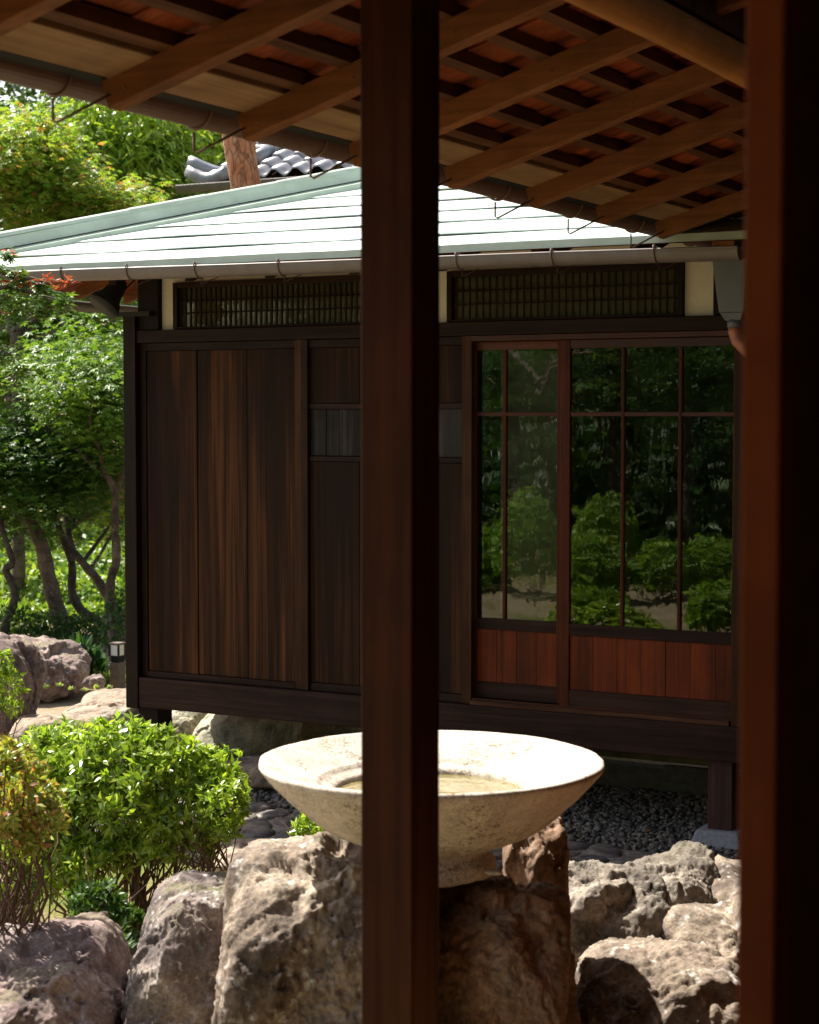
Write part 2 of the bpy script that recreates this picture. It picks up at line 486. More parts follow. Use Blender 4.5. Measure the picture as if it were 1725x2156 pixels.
def basinmat():
    m, nt, b, out = newmat('pale_granite_basin')
    v = mapped(nt, (1, 1, 1), False)
    sp = noise(nt, v, 160, 4, 0.75); med = noise(nt, v, 16, 5, 0.7); big = noise(nt, v, 4, 4, 0.6)
    col = ramp(nt, sp, [(0.32, (0.33, 0.275, 0.215)), (0.48, (0.57, 0.50, 0.42)), (0.66, (0.70, 0.65, 0.58))])
    k = ramp(nt, med, [(0.3, 0.72), (0.62, 1.06)])
    col = mixc(nt, 1.0, col, k, 'MULTIPLY')
    # dark algae flecks inside the dish
    fl = ramp(nt, noise(nt, mapped(nt, (1, 1, 1), False), 75, 6, 0.8, 1.0), [(0.52, 0.0), (0.57, 1.0)])
    ar = ramp(nt, noise(nt, v, 6, 3, 0.5), [(0.47, 0.0), (0.58, 1.0)])
    f2 = N(nt, 'Math', operation='MULTIPLY'); nt.links.new(fl, f2.inputs[0]); nt.links.new(ar, f2.inputs[1])
    col = mixc(nt, f2.outputs[0], col, (0.17, 0.13, 0.08))
    nt.links.new(col, b.inputs['Base Color'])
    b.inputs['Roughness'].default_value = 0.9
    b.inputs['Specular IOR Level'].default_value = 0.2
    h = N(nt, 'Math', operation='ADD'); nt.links.new(sp, h.inputs[0]); nt.links.new(med, h.inputs[1])
    bump(nt, b, h.outputs[0], 0.6, 0.0025)
    return m
M['basin'] = basinmat()

def watermat():
    m, nt, b, out = newmat('still_green_water')
    v = mapped(nt, (1, 1, 1), False)
    n = noise(nt, v, 50, 5, 0.75)
    col = ramp(nt, n, [(0.35, (0.10, 0.085, 0.03)), (0.65, (0.26, 0.22, 0.10))])
    nt.links.new(col, b.inputs['Base Color'])
    b.inputs['Roughness'].default_value = 0.05
    b.inputs['Specular IOR Level'].default_value = 0.5
    bump(nt, b, noise(nt, v, 12, 2), 0.1, 0.001)
    return m
M['water'] = watermat()

def glassmat(name='old_wavy_window_glass', k=0.068, dark=(0.005, 0.005, 0.004)):
    m, nt, b, out = newmat(name)
    nt.nodes.remove(b)
    v = mapped(nt, (1, 1, 0.45), True)
    n = noise(nt, v, 7, 2, 0.5, 0.6)
    n2 = noise(nt, v, 26, 2, 0.5, 0.5)
    h = N(nt, 'Math', operation='MULTIPLY_ADD'); h.inputs[1].default_value = 0.22
    nt.links.new(n2, h.inputs[0]); nt.links.new(n, h.inputs[2])
    bp = N(nt, 'Bump'); bp.inputs['Strength'].default_value = 1.0; bp.inputs['Distance'].default_value = 0.00042
    nt.links.new(h.outputs[0], bp.inputs['Height'])
    gl = N(nt, 'BsdfGlossy'); gl.inputs['Roughness'].default_value = 0.0
    nt.links.new(bp.outputs[0], gl.inputs['Normal'])
    tr = N(nt, 'BsdfTransparent'); tr.inputs[0].default_value = (0.8, 0.84, 0.78, 1)
    fr = N(nt, 'Fresnel'); fr.inputs['IOR'].default_value = 1.5
    ad = N(nt, 'Math', operation='MULTIPLY_ADD'); ad.inputs[1].default_value = 1.0; ad.inputs[2].default_value = k - 0.04
    nt.links.new(fr.outputs[0], ad.inputs[0])
    mx = N(nt, 'MixShader'); nt.links.new(ad.outputs[0], mx.inputs[0])
    nt.links.new(tr.outputs[0], mx.inputs[1]); nt.links.new(gl.outputs[0], mx.inputs[2])
    nt.links.new(mx.outputs[0], out.inputs[0])
    return m
M['glass'] = glassmat()
M['glass_dull'] = glassmat('dull_transom_glass', 0.005)  # the window glass with its reflection turned down

M['rock_purple'] = rockmat('purple_brown_rock', (0.12, 0.083, 0.08), (0.21, 0.152, 0.14), (0.31, 0.24, 0.205), lich=0.7, moss=0.35)
M['rock_lichen'] = rockmat('lichened_grey_purple_rock', (0.10, 0.078, 0.075), (0.19, 0.152, 0.135), (0.29, 0.245, 0.205), lichen=(0.72, 0.70, 0.64), lich=1.0, moss=0.5)
M['rock_gold'] = rockmat('tan_and_grey_rock', (0.115, 0.086, 0.068), (0.22, 0.172, 0.132), (0.34, 0.275, 0.21), lichen=(0.7, 0.68, 0.64), lich=0.9, moss=0.1)
M['rock_pillar'] = rockmat('bounce_lit_brown_rock', (0.12, 0.072, 0.045), (0.26, 0.16, 0.10), (0.36, 0.27, 0.21), lichen=(0.3, 0.24, 0.18), lich=0.4, moss=0.0)  # brown rock with warm bounced light put into its colour
M['rock_grey'] = rockmat('grey_green_rock', (0.11, 0.092, 0.075), (0.19, 0.163, 0.134), (0.30, 0.25, 0.20), lichen=(0.5, 0.46, 0.4), lich=0.6, moss=0.15)
M['rock_sand'] = rockmat('sandy_smooth_rock', (0.20, 0.15, 0.11), (0.27, 0.205, 0.15), (0.33, 0.26, 0.195), lich=0.4, moss=0.0, relief=0.005)
M['rock_pale'] = rockmat('pale_green_grey_boulder', (0.24, 0.24, 0.18), (0.34, 0.32, 0.23), (0.40, 0.36, 0.25), lich=0.5, moss=0.0, relief=0.006)
M['cobble'] = rockmat('grey_brown_paving_stone', (0.10, 0.09, 0.09), (0.17, 0.145, 0.13), (0.25, 0.20, 0.17), lich=0.2, moss=0.1, scale=1.6, relief=0.004)

def groundmat():
    m, nt, b, out = newmat('mossy_garden_soil')
    v = mapped(nt, (1, 1, 1), False)
    a = noise(nt, v, 1.3, 6, 0.65, 0.5); f = noise(nt, v, 45, 6, 0.7)
    col = ramp(nt, a, [(0.38, (0.30, 0.235, 0.165)), (0.5, (0.26, 0.20, 0.12)), (0.58, (0.15, 0.155, 0.04)), (0.7, (0.11, 0.14, 0.03))])
    k = ramp(nt, f, [(0.3, 0.6), (0.7, 1.3)])
    col = mixc(nt, 1.0, col, k, 'MULTIPLY')
    nt.links.new(col, b.inputs['Base Color'])
    b.inputs['Roughness'].default_value = 0.95
    b.inputs['Specular IOR Level'].default_value = 0.1
    bump(nt, b, f, 1.0, 0.012)
    return m
M['ground'] = groundmat()
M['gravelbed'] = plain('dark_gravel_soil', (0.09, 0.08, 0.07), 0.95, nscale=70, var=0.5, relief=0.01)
M['mortar'] = plain('pale_grit_joint', (0.26, 0.23, 0.19), 0.95, nscale=90, var=0.35, relief=0.005)
M['bark'] = rockmat('grey_brown_bark', (0.06, 0.045, 0.033), (0.10, 0.075, 0.055), (0.15, 0.115, 0.085), lich=0.25, moss=0.0, scale=1.5)
M['bark_dark'] = rockmat('dark_bark', (0.035, 0.028, 0.022), (0.06, 0.048, 0.038), (0.09, 0.075, 0.06), lich=0.15, moss=0.0, scale=1.5)

def pinemat():
    m, nt, b, out = newmat('orange_pine_bark')
    v = mapped(nt, (1, 1, 0.35), False)
    vo = N(nt, 'TexVoronoi'); vo.feature = 'DISTANCE_TO_EDGE'; vo.inputs['Scale'].default_value = 16
    w = N(nt, 'VectorMath', operation='ADD'); nn = N(nt, 'TexNoise'); nn.inputs['Scale'].default_value = 12; nt.links.new(v, nn.inputs['Vector'])
    sc = N(nt, 'VectorMath', operation='SCALE'); sc.inputs['Scale'].default_value = 0.15
    nt.links.new(nn.outputs['Color'], sc.inputs[0]); nt.links.new(v, w.inputs[0]); nt.links.new(sc.outputs[0], w.inputs[1]); nt.links.new(w.outputs[0], vo.inputs['Vector'])
    n = noise(nt, v, 14, 5, 0.7)
    col = ramp(nt, n, [(0.3, (0.17, 0.06, 0.03)), (0.5, (0.36, 0.14, 0.06)), (0.66, (0.38, 0.25, 0.17))])
    e = ramp(nt, vo.outputs['Distance'], [(0.0, 0.4), (0.12, 1.0)])
    col = mixc(nt, 1.0, col, e, 'MULTIPLY')
    nt.links.new(col, b.inputs['Base Color']); b.inputs['Roughness'].default_value = 0.85
    bump(nt, b, e, 0.8, 0.008)
    return m
M['pine'] = pinemat()
M['twig'] = plain('brown_twig', (0.12, 0.07, 0.045), 0.8, nscale=60, var=0.4)
G1, G2, G3 = (0.055, 0.125, 0.025), (0.105, 0.215, 0.035), (0.19, 0.31, 0.05)
M['leaf_azalea'] = leafmat('glossy_azalea_leaf', [(0.11, 0.18, 0.022), (0.22, 0.33, 0.035), (0.34, 0.45, 0.055), (0.45, 0.54, 0.08)], 0.42, 0.28, 0.6, (1.2, 1.3, .6))
M['leaf_maple'] = leafmat('green_maple_leaf', [G1, G2, (0.10, 0.2, 0.03), G3], 0.42, 0.45)
M['leaf_maple_light'] = leafmat('yellow_green_maple_leaf', [(0.09, 0.20, 0.03), (0.13, 0.27, 0.035), (0.18, 0.32, 0.045), (0.22, 0.34, 0.05), (0.24, 0.36, 0.06), (0.25, 0.34, 0.06), (0.26, 0.30, 0.06), (0.34, 0.15, 0.08)], 0.45, 0.45)
M['leaf_pink'] = leafmat('yellowing_azalea_leaf', [(0.12, 0.19, 0.03), (0.22, 0.31, 0.045), (0.32, 0.42, 0.07), (0.40, 0.46, 0.10), (0.42, 0.38, 0.12), (0.42, 0.16, 0.10)], 0.35, 0.35)
M['leaf_under'] = leafmat('sunlit_understorey_leaf', [(0.09, 0.19, 0.03), (0.16, 0.28, 0.04), (0.24, 0.34, 0.06)], 0.45, 0.45)
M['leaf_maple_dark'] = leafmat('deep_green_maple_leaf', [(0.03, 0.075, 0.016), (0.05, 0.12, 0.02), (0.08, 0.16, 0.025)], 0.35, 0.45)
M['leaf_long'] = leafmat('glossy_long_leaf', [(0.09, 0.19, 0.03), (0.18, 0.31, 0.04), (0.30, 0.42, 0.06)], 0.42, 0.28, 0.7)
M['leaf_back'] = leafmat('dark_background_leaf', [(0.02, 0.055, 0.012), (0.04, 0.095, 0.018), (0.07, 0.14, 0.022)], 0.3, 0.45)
M['leaf_near'] = leafmat('blue_green_maple_leaf', [(0.05, 0.115, 0.035), (0.08, 0.17, 0.035), (0.15, 0.26, 0.04)], 0.35, 0.4)
M['leaf_mound'] = leafmat('clipped_shrub_leaf', [(0.09, 0.20, 0.02), (0.19, 0.34, 0.035), (0.28, 0.44, 0.05)], 0.3, 0.5, 0.4)
M['samara'] = leafmat('red_winged_seed', [(0.32, 0.04, 0.03), (0.42, 0.08, 0.05), (0.36, 0.13, 0.07)], 0.4, 0.5)
M['flower'] = leafmat('withered_pink_petal', [(0.42, 0.05, 0.07), (0.40, 0.16, 0.09), (0.36, 0.06, 0.09)], 0.4, 0.5)
M['leaf_grass'] = leafmat('striped_grass_blade', [(0.14, 0.25, 0.07), (0.28, 0.36, 0.14)], 0.35, 0.5)
M['leaf_bamboo'] = leafmat('bamboo_grass_leaf', [(0.025, 0.08, 0.02), (0.05, 0.13, 0.025)], 0.3, 0.4)
M['leaf_dry'] = leafmat('dry_fallen_leaf', [(0.26, 0.13, 0.05), (0.16, 0.08, 0.04)], 0.1, 0.8)

# ------------------------------------------------------------------ foliage kit
def T_oval():
    v = [(0, 0, 0), (0.42, 0.2, 0.05), (0.5, 0, 0), (0.42, -0.2, 0.05), (1, 0, -0.12)]
    f = [(0, 2, 1), (2, 4, 1), (0, 3, 2), (2, 3, 4)]
    return np.array(v, float), np.array(f)

def T_simple():
    return np.array([(0, 0, 0), (0.5, 0.26, 0.04), (1, 0, -0.06), (0.5, -0.26, 0.04)], float), np.array([(0, 2, 1), (0, 3, 2)])

def T_maple():
    v = [(0, 0, 0)]; f = []
    for i, a in enumerate((-100, -52, 0, 52, 100)):
        L = (0.55, 0.85, 1.0, 0.85, 0.55)[i]; r = math.radians(a)
        c, s = math.cos(r), math.sin(r); w = 0.15
        b = len(v)
        v += [(0.45 * L * c - w * s, 0.45 * L * s + w * c, 0.02), (L * c, L * s, -0.1), (0.45 * L * c + w * s, 0.45 * L * s - w * c, 0.02)]
        f += [(0, b + 1, b), (0, b + 2, b + 1)]
    return np.array(v, float), np.array(f)

def T_long():
    v = [(0, 0, 0), (0.35, 0.11, 0.03), (0.35, -0.11, 0.03), (0.7, 0.09, -0.08), (0.7, -0.09, -0.08), (1, 0, -0.3)]
    f = [(0, 2, 1), (1, 2, 4), (1, 4, 3), (3, 4, 5)]
    return np.array(v, float), np.array(f)

def frames(dirs, ups):
    d = dirs / np.maximum(np.linalg.norm(dirs, axis=1), 1e-6)[:, None]
    s = np.cross(ups, d); s /= np.maximum(np.linalg.norm(s, axis=1), 1e-6)[:, None]
    u = np.cross(d, s)
    return d, s, u

def leaves(P, D, U, size, tmpl):
    tv, tf = tmpl
    d, s, u = frames(D, U)
    size = np.broadcast_to(size, (len(P),))
    V = P[:, None, :] + size[:, None, None] * (tv[None, :, 0, None] * d[:, None, :] + tv[None, :, 1, None] * s[:, None, :] + tv[None, :, 2, None] * u[:, None, :])
    F = tf[None] + (np.arange(len(P)) * len(tv))[:, None, None]
    return V.reshape(-1, 3), F.reshape(-1, tf.shape[1])

def rosettes(C, Nn, k, size, spread=0.6, tmpl=None):
    """k leaves round each point C pointing along the outward normal Nn"""
    n = len(C)
    P = np.repeat(C, k, 0); Nr = np.repeat(Nn, k, 0)
    R = RNG.normal(size=(n * k, 3)); R -= (R * Nr).sum(1)[:, None] * Nr
    R /= np.linalg.norm(R, axis=1)[:, None]
    D = Nr * RNG.uniform(0.25, 1.0, (n * k, 1)) + R * spread * RNG.uniform(0.6, 1.6, (n * k, 1))
    U = Nr + 0.3 * RNG.normal(size=(n * k, 3))
    return leaves(P, D, U, RNG.uniform(0.5, 1.4, n * k) * size, tmpl or T_oval())

def sprays(C, rad, thick, per, size, tmpl, droop=0.25):
    """flat tiers of leaves, the habit of a Japanese maple"""
    n = len(C)
    rad = np.broadcast_to(rad, (n,))
    a = RNG.uniform(0, 2 * np.pi, (n, per)); r = np.sqrt(RNG.uniform(0, 1, (n, per))) * rad[:, None]
    tilt = RNG.normal(0, 0.16, (n, 2))
    x = r * np.cos(a); y = r * np.sin(a)
    z = RNG.normal(0, thick, (n, per)) + x * tilt[:, :1] + y * tilt[:, 1:] - droop * r * r / np.maximum(rad[:, None], 0.01)
    P = np.stack([C[:, 0:1] + x, C[:, 1:2] + y, C[:, 2:3] + z], -1).reshape(-1, 3)
    aa = a.reshape(-1) + RNG.normal(0, 0.7, n * per)
    D = np.stack([np.cos(aa), np.sin(aa), RNG.normal(-0.25, 0.3, n * per)], -1)
    U = np.stack([RNG.normal(0, 0.35, n * per), RNG.normal(0, 0.35, n * per), np.ones(n * per)], -1)
    return leaves(P, D, U, RNG.uniform(0.65, 1.2, n * per) * size, tmpl)

def ell_points(n, c, r, power=0.5):
    d = RNG.normal(size=(n, 3)); d /= np.linalg.norm(d, axis=1)[:, None]
    q = RNG.uniform(0, 1, n) ** power
    return np.array(c) + d * q[:, None] * np.array(r), d

def join(parts):
    V, F, o = [], [], 0
    for v, f in parts:
        V.append(v); F.append(f + o); o += len(v)
    return np.concatenate(V), np.concatenate(F)

def wiggle(p0, p1, n, amp):
    p0, p1 = Vector(p0), Vector(p1)
    out = []
    for i in range(n + 1):
        t = i / n
        w = amp * math.sin(math.pi * t) if 0 < i < n else 0
        out.append(p0.lerp(p1, t) + Vector((random.uniform(-1, 1), random.uniform(-1, 1), random.uniform(-0.5, 0.5))) * w)
    return out

def limb_bundle(mb, base_pts, base_r, targets, r_end=0.006, n=6):
    for t in targets:
        # leave the trunk at its point nearest the target
        best = min(base_pts[len(base_pts) // 3:], key=lambda q: (Vector(q) - Vector(t)).length + random.uniform(0, 0.6))
        pts = wiggle(best, t, 4, (Vector(t) - Vector(best)).length * 0.09)
        mb.tube(pts, [base_r * (1 - i / 4.6) + r_end for i in range(5)], n, False)

# ------------------------------------------------------------------ rocks
_ico = {}
def ico(sub):
    if sub in _ico: return _ico[sub]
    import bmesh
    bm = bmesh.new(); bmesh.ops.create_icosphere(bm, subdivisions=sub, radius=1)
    v = np.array([p.co[:] for p in bm.verts]); f = np.array([[q.index for q in fc.verts] for fc in bm.faces]); bm.free()
    v /= np.linalg.norm(v, axis=1)[:, None]
    _ico[sub] = (v, f); return v, f

def rock(name, c, half, mat, sub=5, seed=0, p=9, rough=0.05, ridge=0.06, extra=(), nobl=9, freq=3.0, strat=None,
         label=None, cat='rock', group=None, parent=None, kind=None):
    """c: centre, half: half extents along picture-right, away, up; extra: cutting planes (direction, distance)"""
    rg = np.random.default_rng(seed)
    d, f = ico(sub)
    planes = [((1, 0, 0), 1), ((-1, 0, 0), 1), ((0, 1, 0), 1), ((0, -1, 0), 1), ((0, 0, 1), 1), ((0, 0, -1), 1)]
    for k in range(nobl):
        q = rg.normal(size=3); q /= np.linalg.norm(q); planes.append((tuple(q), rg.uniform(0.95, 1.3)))
    planes += list(extra)
    acc = 0
    for n_, h in planes:
        n_ = np.array(n_, float); n_ /= np.linalg.norm(n_)
        acc = acc + np.maximum(d @ n_ / h, 0) ** p
    r = acc ** (-1.0 / p)
    L = d * r[:, None] * np.array(half)
    s = seed * 3.7
    W = L.copy()
    base = (half[0] * half[1] * half[2]) ** (1 / 3)
    nrm = L / np.linalg.norm(L, axis=1)[:, None]
    q = W * freq / max(base, 0.05) * 0.45 + s
    disp = base * rough * 1.1 * fbm(q * 0.55, 2)
    # fractured stone: flat tilted chips meeting at sharp edges, in three sizes
    sv = np.array(strat if strat is not None else (0.3, 0.1, 1.0), float); sv /= np.linalg.norm(sv)
    st_ = 0.62 if strat is not None else 0.2
    wob = np.stack([fbm(q * 2.2 + 11 * c_, 3, .6) for c_ in (1, 2, 3)], -1) * base * .09
    Pm = L + wob
    Pm = Pm - (Pm @ sv)[:, None] * sv * st_
    for K, sl, al in ((22, .30, .055), (90, .26, .020), (420, .20, .007)):
        sd = rg.normal(size=(K, 3)); sd /= np.linalg.norm(sd, axis=1)[:, None]
        sd = sd * np.array(half) * rg.uniform(.75, 1.02, (K, 1)); sd = sd - (sd @ sv)[:, None] * sv * st_
        gr = rg.normal(size=(K, 3)) * sl; av = rg.uniform(-1, 1, K) * al * base
        d2 = (Pm ** 2).sum(1)[:, None] + (sd ** 2).sum(1)[None] - 2 * Pm @ sd.T
        two = np.argpartition(d2, 1, axis=1)[:, :2]
        ar = np.arange(len(Pm))
        a0, a1 = np.sqrt(np.maximum(d2[ar, two[:, 0]], 0)), np.sqrt(np.maximum(d2[ar, two[:, 1]], 0))
        sw = a0 > a1
        i0 = np.where(sw, two[:, 1], two[:, 0]); i1 = np.where(sw, two[:, 0], two[:, 1])
        gap_ = np.abs(a1 - a0) / base
        lim = al * base * 2.2
        h0, h1 = [lim * np.tanh((av[i_] + ((Pm - sd[i_]) * gr[i_]).sum(1) * min(1.0, ridge / .075)) / lim) for i_ in (i0, i1)]
        t_ = np.clip(gap_ / (.10 if K < 50 else .06), 0, 1); t_ = t_ * t_ * (3 - 2 * t_)
        disp = disp + h0 * (.5 + .5 * t_) + h1 * (.5 - .5 * t_)
        if K < 400:
            on = (perlin(q * 1.3 + K) > .05)
            disp = disp - base * (.050 if K < 50 else .024) * np.exp(-(gap_ / .018) ** 2) * on * np.clip(.35 + 1.5 * perlin(q * 3 + K), 0, 1)
    disp = disp + base * (ridge / .08) * (.016 * fbm(q * 5 + 5, 3, 0.6) + .013 * fbm(q * 18 + 5, 4, 0.8))
    L = L + nrm * disp[:, None]
    Rm = np.array([[RV.x, RV.y, 0], [FV.x, FV.y, 0], [0, 0, 1]])
    Vw = L @ Rm + np.array(c)
    o = npmesh(name, Vw, f, mat, parent, sub < 6, origin=tuple(c) if parent is None else None)
    if parent is None or kind: tag(o, label, cat if parent is None else None, group, kind)
    return o

def rock_px(name, u0, u1, v0, v1, t, dep, mat, **kw):
    """a rock measured in the photograph (edges u0..u1, top v0, bottom v1) at depth t"""
    k = t / FOC
    c = atT((u0 + u1) / 2, (v0 + v1) / 2, t)
    return rock(name, c, ((u1 - u0) / 2 * k, dep, (v1 - v0) / 2 * k), mat, **kw)

# ================================================================== SETTING: ground
GZ = -0.6
def ground_h(x, y):
    h = 0
    h += 0.10 * np.clip((y - 10) / 4, 0, 1) * np.clip((-4 - x) / 2, 0, 1)
    return h
gx, gy = np.meshgrid(np.linspace(-60, 60, 241), np.linspace(-60, 60, 241), indexing='ij')
gP = np.stack([gx.ravel(), gy.ravel(), np.zeros(gx.size)], -1)
gn = fbm(gP * 0.5, 3) * 0.05
keep = (np.abs(gP[:, 1] - 8) < 2.2) & (gP[:, 0] > -6.5)
gn[keep] *= 0.1
gP[:, 2] = GZ - 0.015 + ground_h(gP[:, 0], gP[:, 1]) + gn
gi = np.arange(241 * 241).reshape(241, 241)
gF = np.stack([gi[:-1, :-1], gi[1:, :-1], gi[1:, 1:], gi[:-1, 1:]], -1).reshape(-1, 4)
o = npmesh('ground', gP, gF, M['ground'], None, True)
tag(o, 'sandy soil with patches of moss between the rocks', None, None, 'structure')

def clip_poly(poly, a, b, c):                            # keep a*x + b*y <= c
    out = []
    for i in range(len(poly)):
        p, q = poly[i], poly[(i + 1) % len(poly)]
        dp, dq = a * p[0] + b * p[1] - c, a * q[0] + b * q[1] - c
        if dp <= 0: out.append(p)
        if (dp < 0 < dq) or (dq < 0 < dp):
            t = dp / (dp - dq); out.append((p[0] + (q[0] - p[0]) * t, p[1] + (q[1] - p[1]) * t))
    return out

# gravel bed below the eave and house, cobbled path in front of it
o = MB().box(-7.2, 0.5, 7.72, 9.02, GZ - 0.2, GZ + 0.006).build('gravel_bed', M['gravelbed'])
tag(o, 'strip of dark soil below the eaves', None, None, 'structure')
path = MB().box(-7.6, 0.5, 6.72, 7.72, GZ - 0.2, GZ + 0.012).build('path', M['mortar'])
tag(path, 'cobbled path running along the garden house', None, None, 'structure')
pts = []
nx_, ny_ = 44, 6
for i in range(nx_):
    for j in range(ny_):
        x = -7.6 + 8.1 * (i + 0.5 + random.uniform(-0.38, 0.38) + (0.5 if j % 2 else 0)) / nx_
        y = 6.72 + 1.0 * (j + 0.5 + random.uniform(-0.33, 0.33)) / ny_
        pts.append((x, y))
for i, p in enumerate(pts):
    if p[0] > -1.8: continue
    poly = [(p[0] - .2, p[1] - .2), (p[0] + .2, p[1] - .2), (p[0] + .2, p[1] + .2), (p[0] - .2, p[1] + .2)]
    for a, b_, c_ in ((0, -1, -6.73), (0, 1, 7.72)):
        poly = clip_poly(poly, a, b_, c_)
    for j, q in enumerate(pts):
        if j == i or abs(q[0] - p[0]) > .45: continue
        dx, dy = q[0] - p[0], q[1] - p[1]; L = math.hypot(dx, dy)
        poly = clip_poly(poly, dx / L, dy / L, (dx / L) * (p[0] + dx / 2) + (dy / L) * (p[1] + dy / 2) - random.uniform(0.006, 0.014))
        if len(poly) < 3: break
    if len(poly) < 3: continue
    # round the corners
    rp = []
    for k in range(len(poly)):
        a, b_, c_ = poly[k - 1], poly[k], poly[(k + 1) % len(poly)]
        rp.append((b_[0] * .72 + a[0] * .28, b_[1] * .72 + a[1] * .28)); rp.append((b_[0] * .72 + c_[0] * .28, b_[1] * .72 + c_[1] * .28))
    cx_ = sum(q[0] for q in rp) / len(rp); cy_ = sum(q[1] for q in rp) / len(rp)
    mb = MB(); n = len(rp); h = random.uniform(0.018, 0.034); tl = (random.uniform(-.05, .05), random.uniform(-.05, .05))
    for (sc, z) in ((1.0, GZ - 0.01), (1.0, GZ + h * .55), (0.93, GZ + h * .9), (0.6, GZ + h * 1.05)):
        for q in rp:
            dx, dy = (q[0] - cx_) * sc, (q[1] - cy_) * sc
            mb.v.append((cx_ + dx, cy_ + dy, z + (dx * tl[0] + dy * tl[1] if z > GZ else 0)))
    for l in range(3):
        for k in range(n): mb.f.append((l * n + k, l * n + (k + 1) % n, (l + 1) * n + (k + 1) % n, (l + 1) * n + k))
    mb.f.append(tuple(3 * n + k for k in range(n)))
    mb.build('stone', M['cobble'], path, True)

# loose gravel: far too many to count
def pebbles(name, n, xr, yr, z, size, mat, label, flat=0.5):
    iv, jf = ico(1)
    P = np.stack([RNG.uniform(*xr, n), RNG.uniform(*yr, n), np.full(n, z)], -1)
    sz = RNG.uniform(0.55, 1.4, n) * size
    A = RNG.normal(size=(n, 3, 3)); Q, _ = np.linalg.qr(A)
    st = np.array([1.0, 0.75, flat])
    V = (iv[None] * (1 + RNG.normal(0, 0.16, (n, len(iv), 1)))) * st * sz[:, None, None]
    V = np.einsum('nij,nkj->nki', Q, V)
    V[:, :, 2] *= 0.7
    V = V + P[:, None, :] + np.array([0, 0, 1]) * RNG.uniform(0, 1, (n, 1, 1)) * size * 0.9
    F = jf[None] + (np.arange(n) * len(iv))[:, None, None]
    o = npmesh(name, V.reshape(-1, 3), F.reshape(-1, 3), mat)
    return tag(o, label, 'gravel', None, 'stuff')
def pebmat():
    m, nt, b, out = newmat('dark_mixed_pebble')
    ge = N(nt, 'NewGeometry')
    col = ramp(nt, ge.outputs['Random Per Island'], [(0, (0.06, 0.055, 0.05)), (0.4, (0.12, 0.11, 0.095)), (0.75, (0.17, 0.15, 0.12)), (1, (0.26, 0.22, 0.17))])
    nt.links.new(col, b.inputs['Base Color']); b.inputs['Roughness'].default_value = 0.8
    return m
M['pebble'] = pebmat()
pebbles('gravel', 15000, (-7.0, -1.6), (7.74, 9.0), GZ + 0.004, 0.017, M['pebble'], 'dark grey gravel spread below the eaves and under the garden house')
V, F = leaves(np.stack([RNG.uniform(-4.6, -2.2, 60), RNG.uniform(7.2, 8.9, 60), np.full(60, GZ + 0.035)], -1),
              RNG.normal(size=(60, 3)) * (1, 1, .15), RNG.normal(0, .3, (60, 3)) + (0, 0, 1), 0.035, T_simple())
tag(npmesh('fallen_leaves', V, F, M['leaf_dry']), 'dry brown leaves lying on the dark gravel', 'leaves', None, 'stuff')

# ================================================================== GARDEN HOUSE (opposite)
FY = 8.0
house = thing('garden_house', (-4.3, FY, GZ), 'raised dark timber house with glazed sliding doors under a pale green copper roof', 'house')
HX0, HX1 = -6.04, -1.0

# corner posts and under-floor posts
MB().box(-6.045, -5.965, FY - 0.045, FY + 0.075, -0.20, 1.92).build('corner_post', M['post_dark'], house, bev=.003)
MB().box(-5.962, -5.83, FY - 0.02, FY + 0.10, 1.832, 2.25).build('post_head', M['post_dark'], house, bev=.003)
MB().box(-6.07, -5.86, FY - 0.06, FY + 0.11, 1.905, 1.93).build('post_flashing', M['black'], house)
MB().box(-5.995, -5.865, FY + 0.0, FY + 0.13, -0.56, -0.195).build('support_post', M['post_dark'], house, bev=.003)
# sill beam
MB().box(-5.962, HX1, FY - 0.04, FY + 0.12, -0.192, -0.03).build('sill_beam', M['beam_dark'], house, bev=.004)
# lintel
MB().box(-5.962, HX1, FY - 0.035, FY + 0.09, 1.765, 1.83).build('lintel_beam', M['beam_dark'], house, bev=.003)
# panel stops (thin rails top and bottom of the board panels)
MB().box(-5.93, -4.0, FY - 0.004, FY + 0.03, 1.722, 1.763).build('top_rail', M['beam_dark'], house, bev=.002)
MB().box(-5.93, -4.99, FY - 0.006, FY + 0.03, -0.028, 0.004).build('bottom_rail', M['beam_dark'], house, bev=.002)
MB().box(-4.90, -4.03, FY - 0.006, FY + 0.03, -0.028, 0.012).build('bottom_rail', M['beam_dark'], house, bev=.002)
MB().box(-5.96, -5.925, FY - 0.006, FY + 0.03, -0.028, 1.765).build('stile', M['post_dark'], house, bev=.002)
MB().box(-4.985, -4.950, FY - 0.012, FY + 0.03, -0.028, 1.765).build('stile', M['stile'], house, bev=.002)
MB().box(-4.947, -4.905, FY - 0.020, FY + 0.03, -0.028, 1.765).build('stile', M['stile'], house, bev=.002)
MB().box(-4.027, -3.975, FY - 0.016, FY + 0.03, -0.028, 1.765).build('stile', M['stile'], house, bev=.002)
# wide cedar planks of the first panel, each its own board
for x0, x1, dy in ((-5.922, -5.603, .002), (-5.597, -5.290, .006), (-5.283, -4.988, .001)):
    MB().box(x0, x1, FY + dy, FY + 0.02, 0.006, 1.72).build('plank', M['plank'], house, bev=.0015)
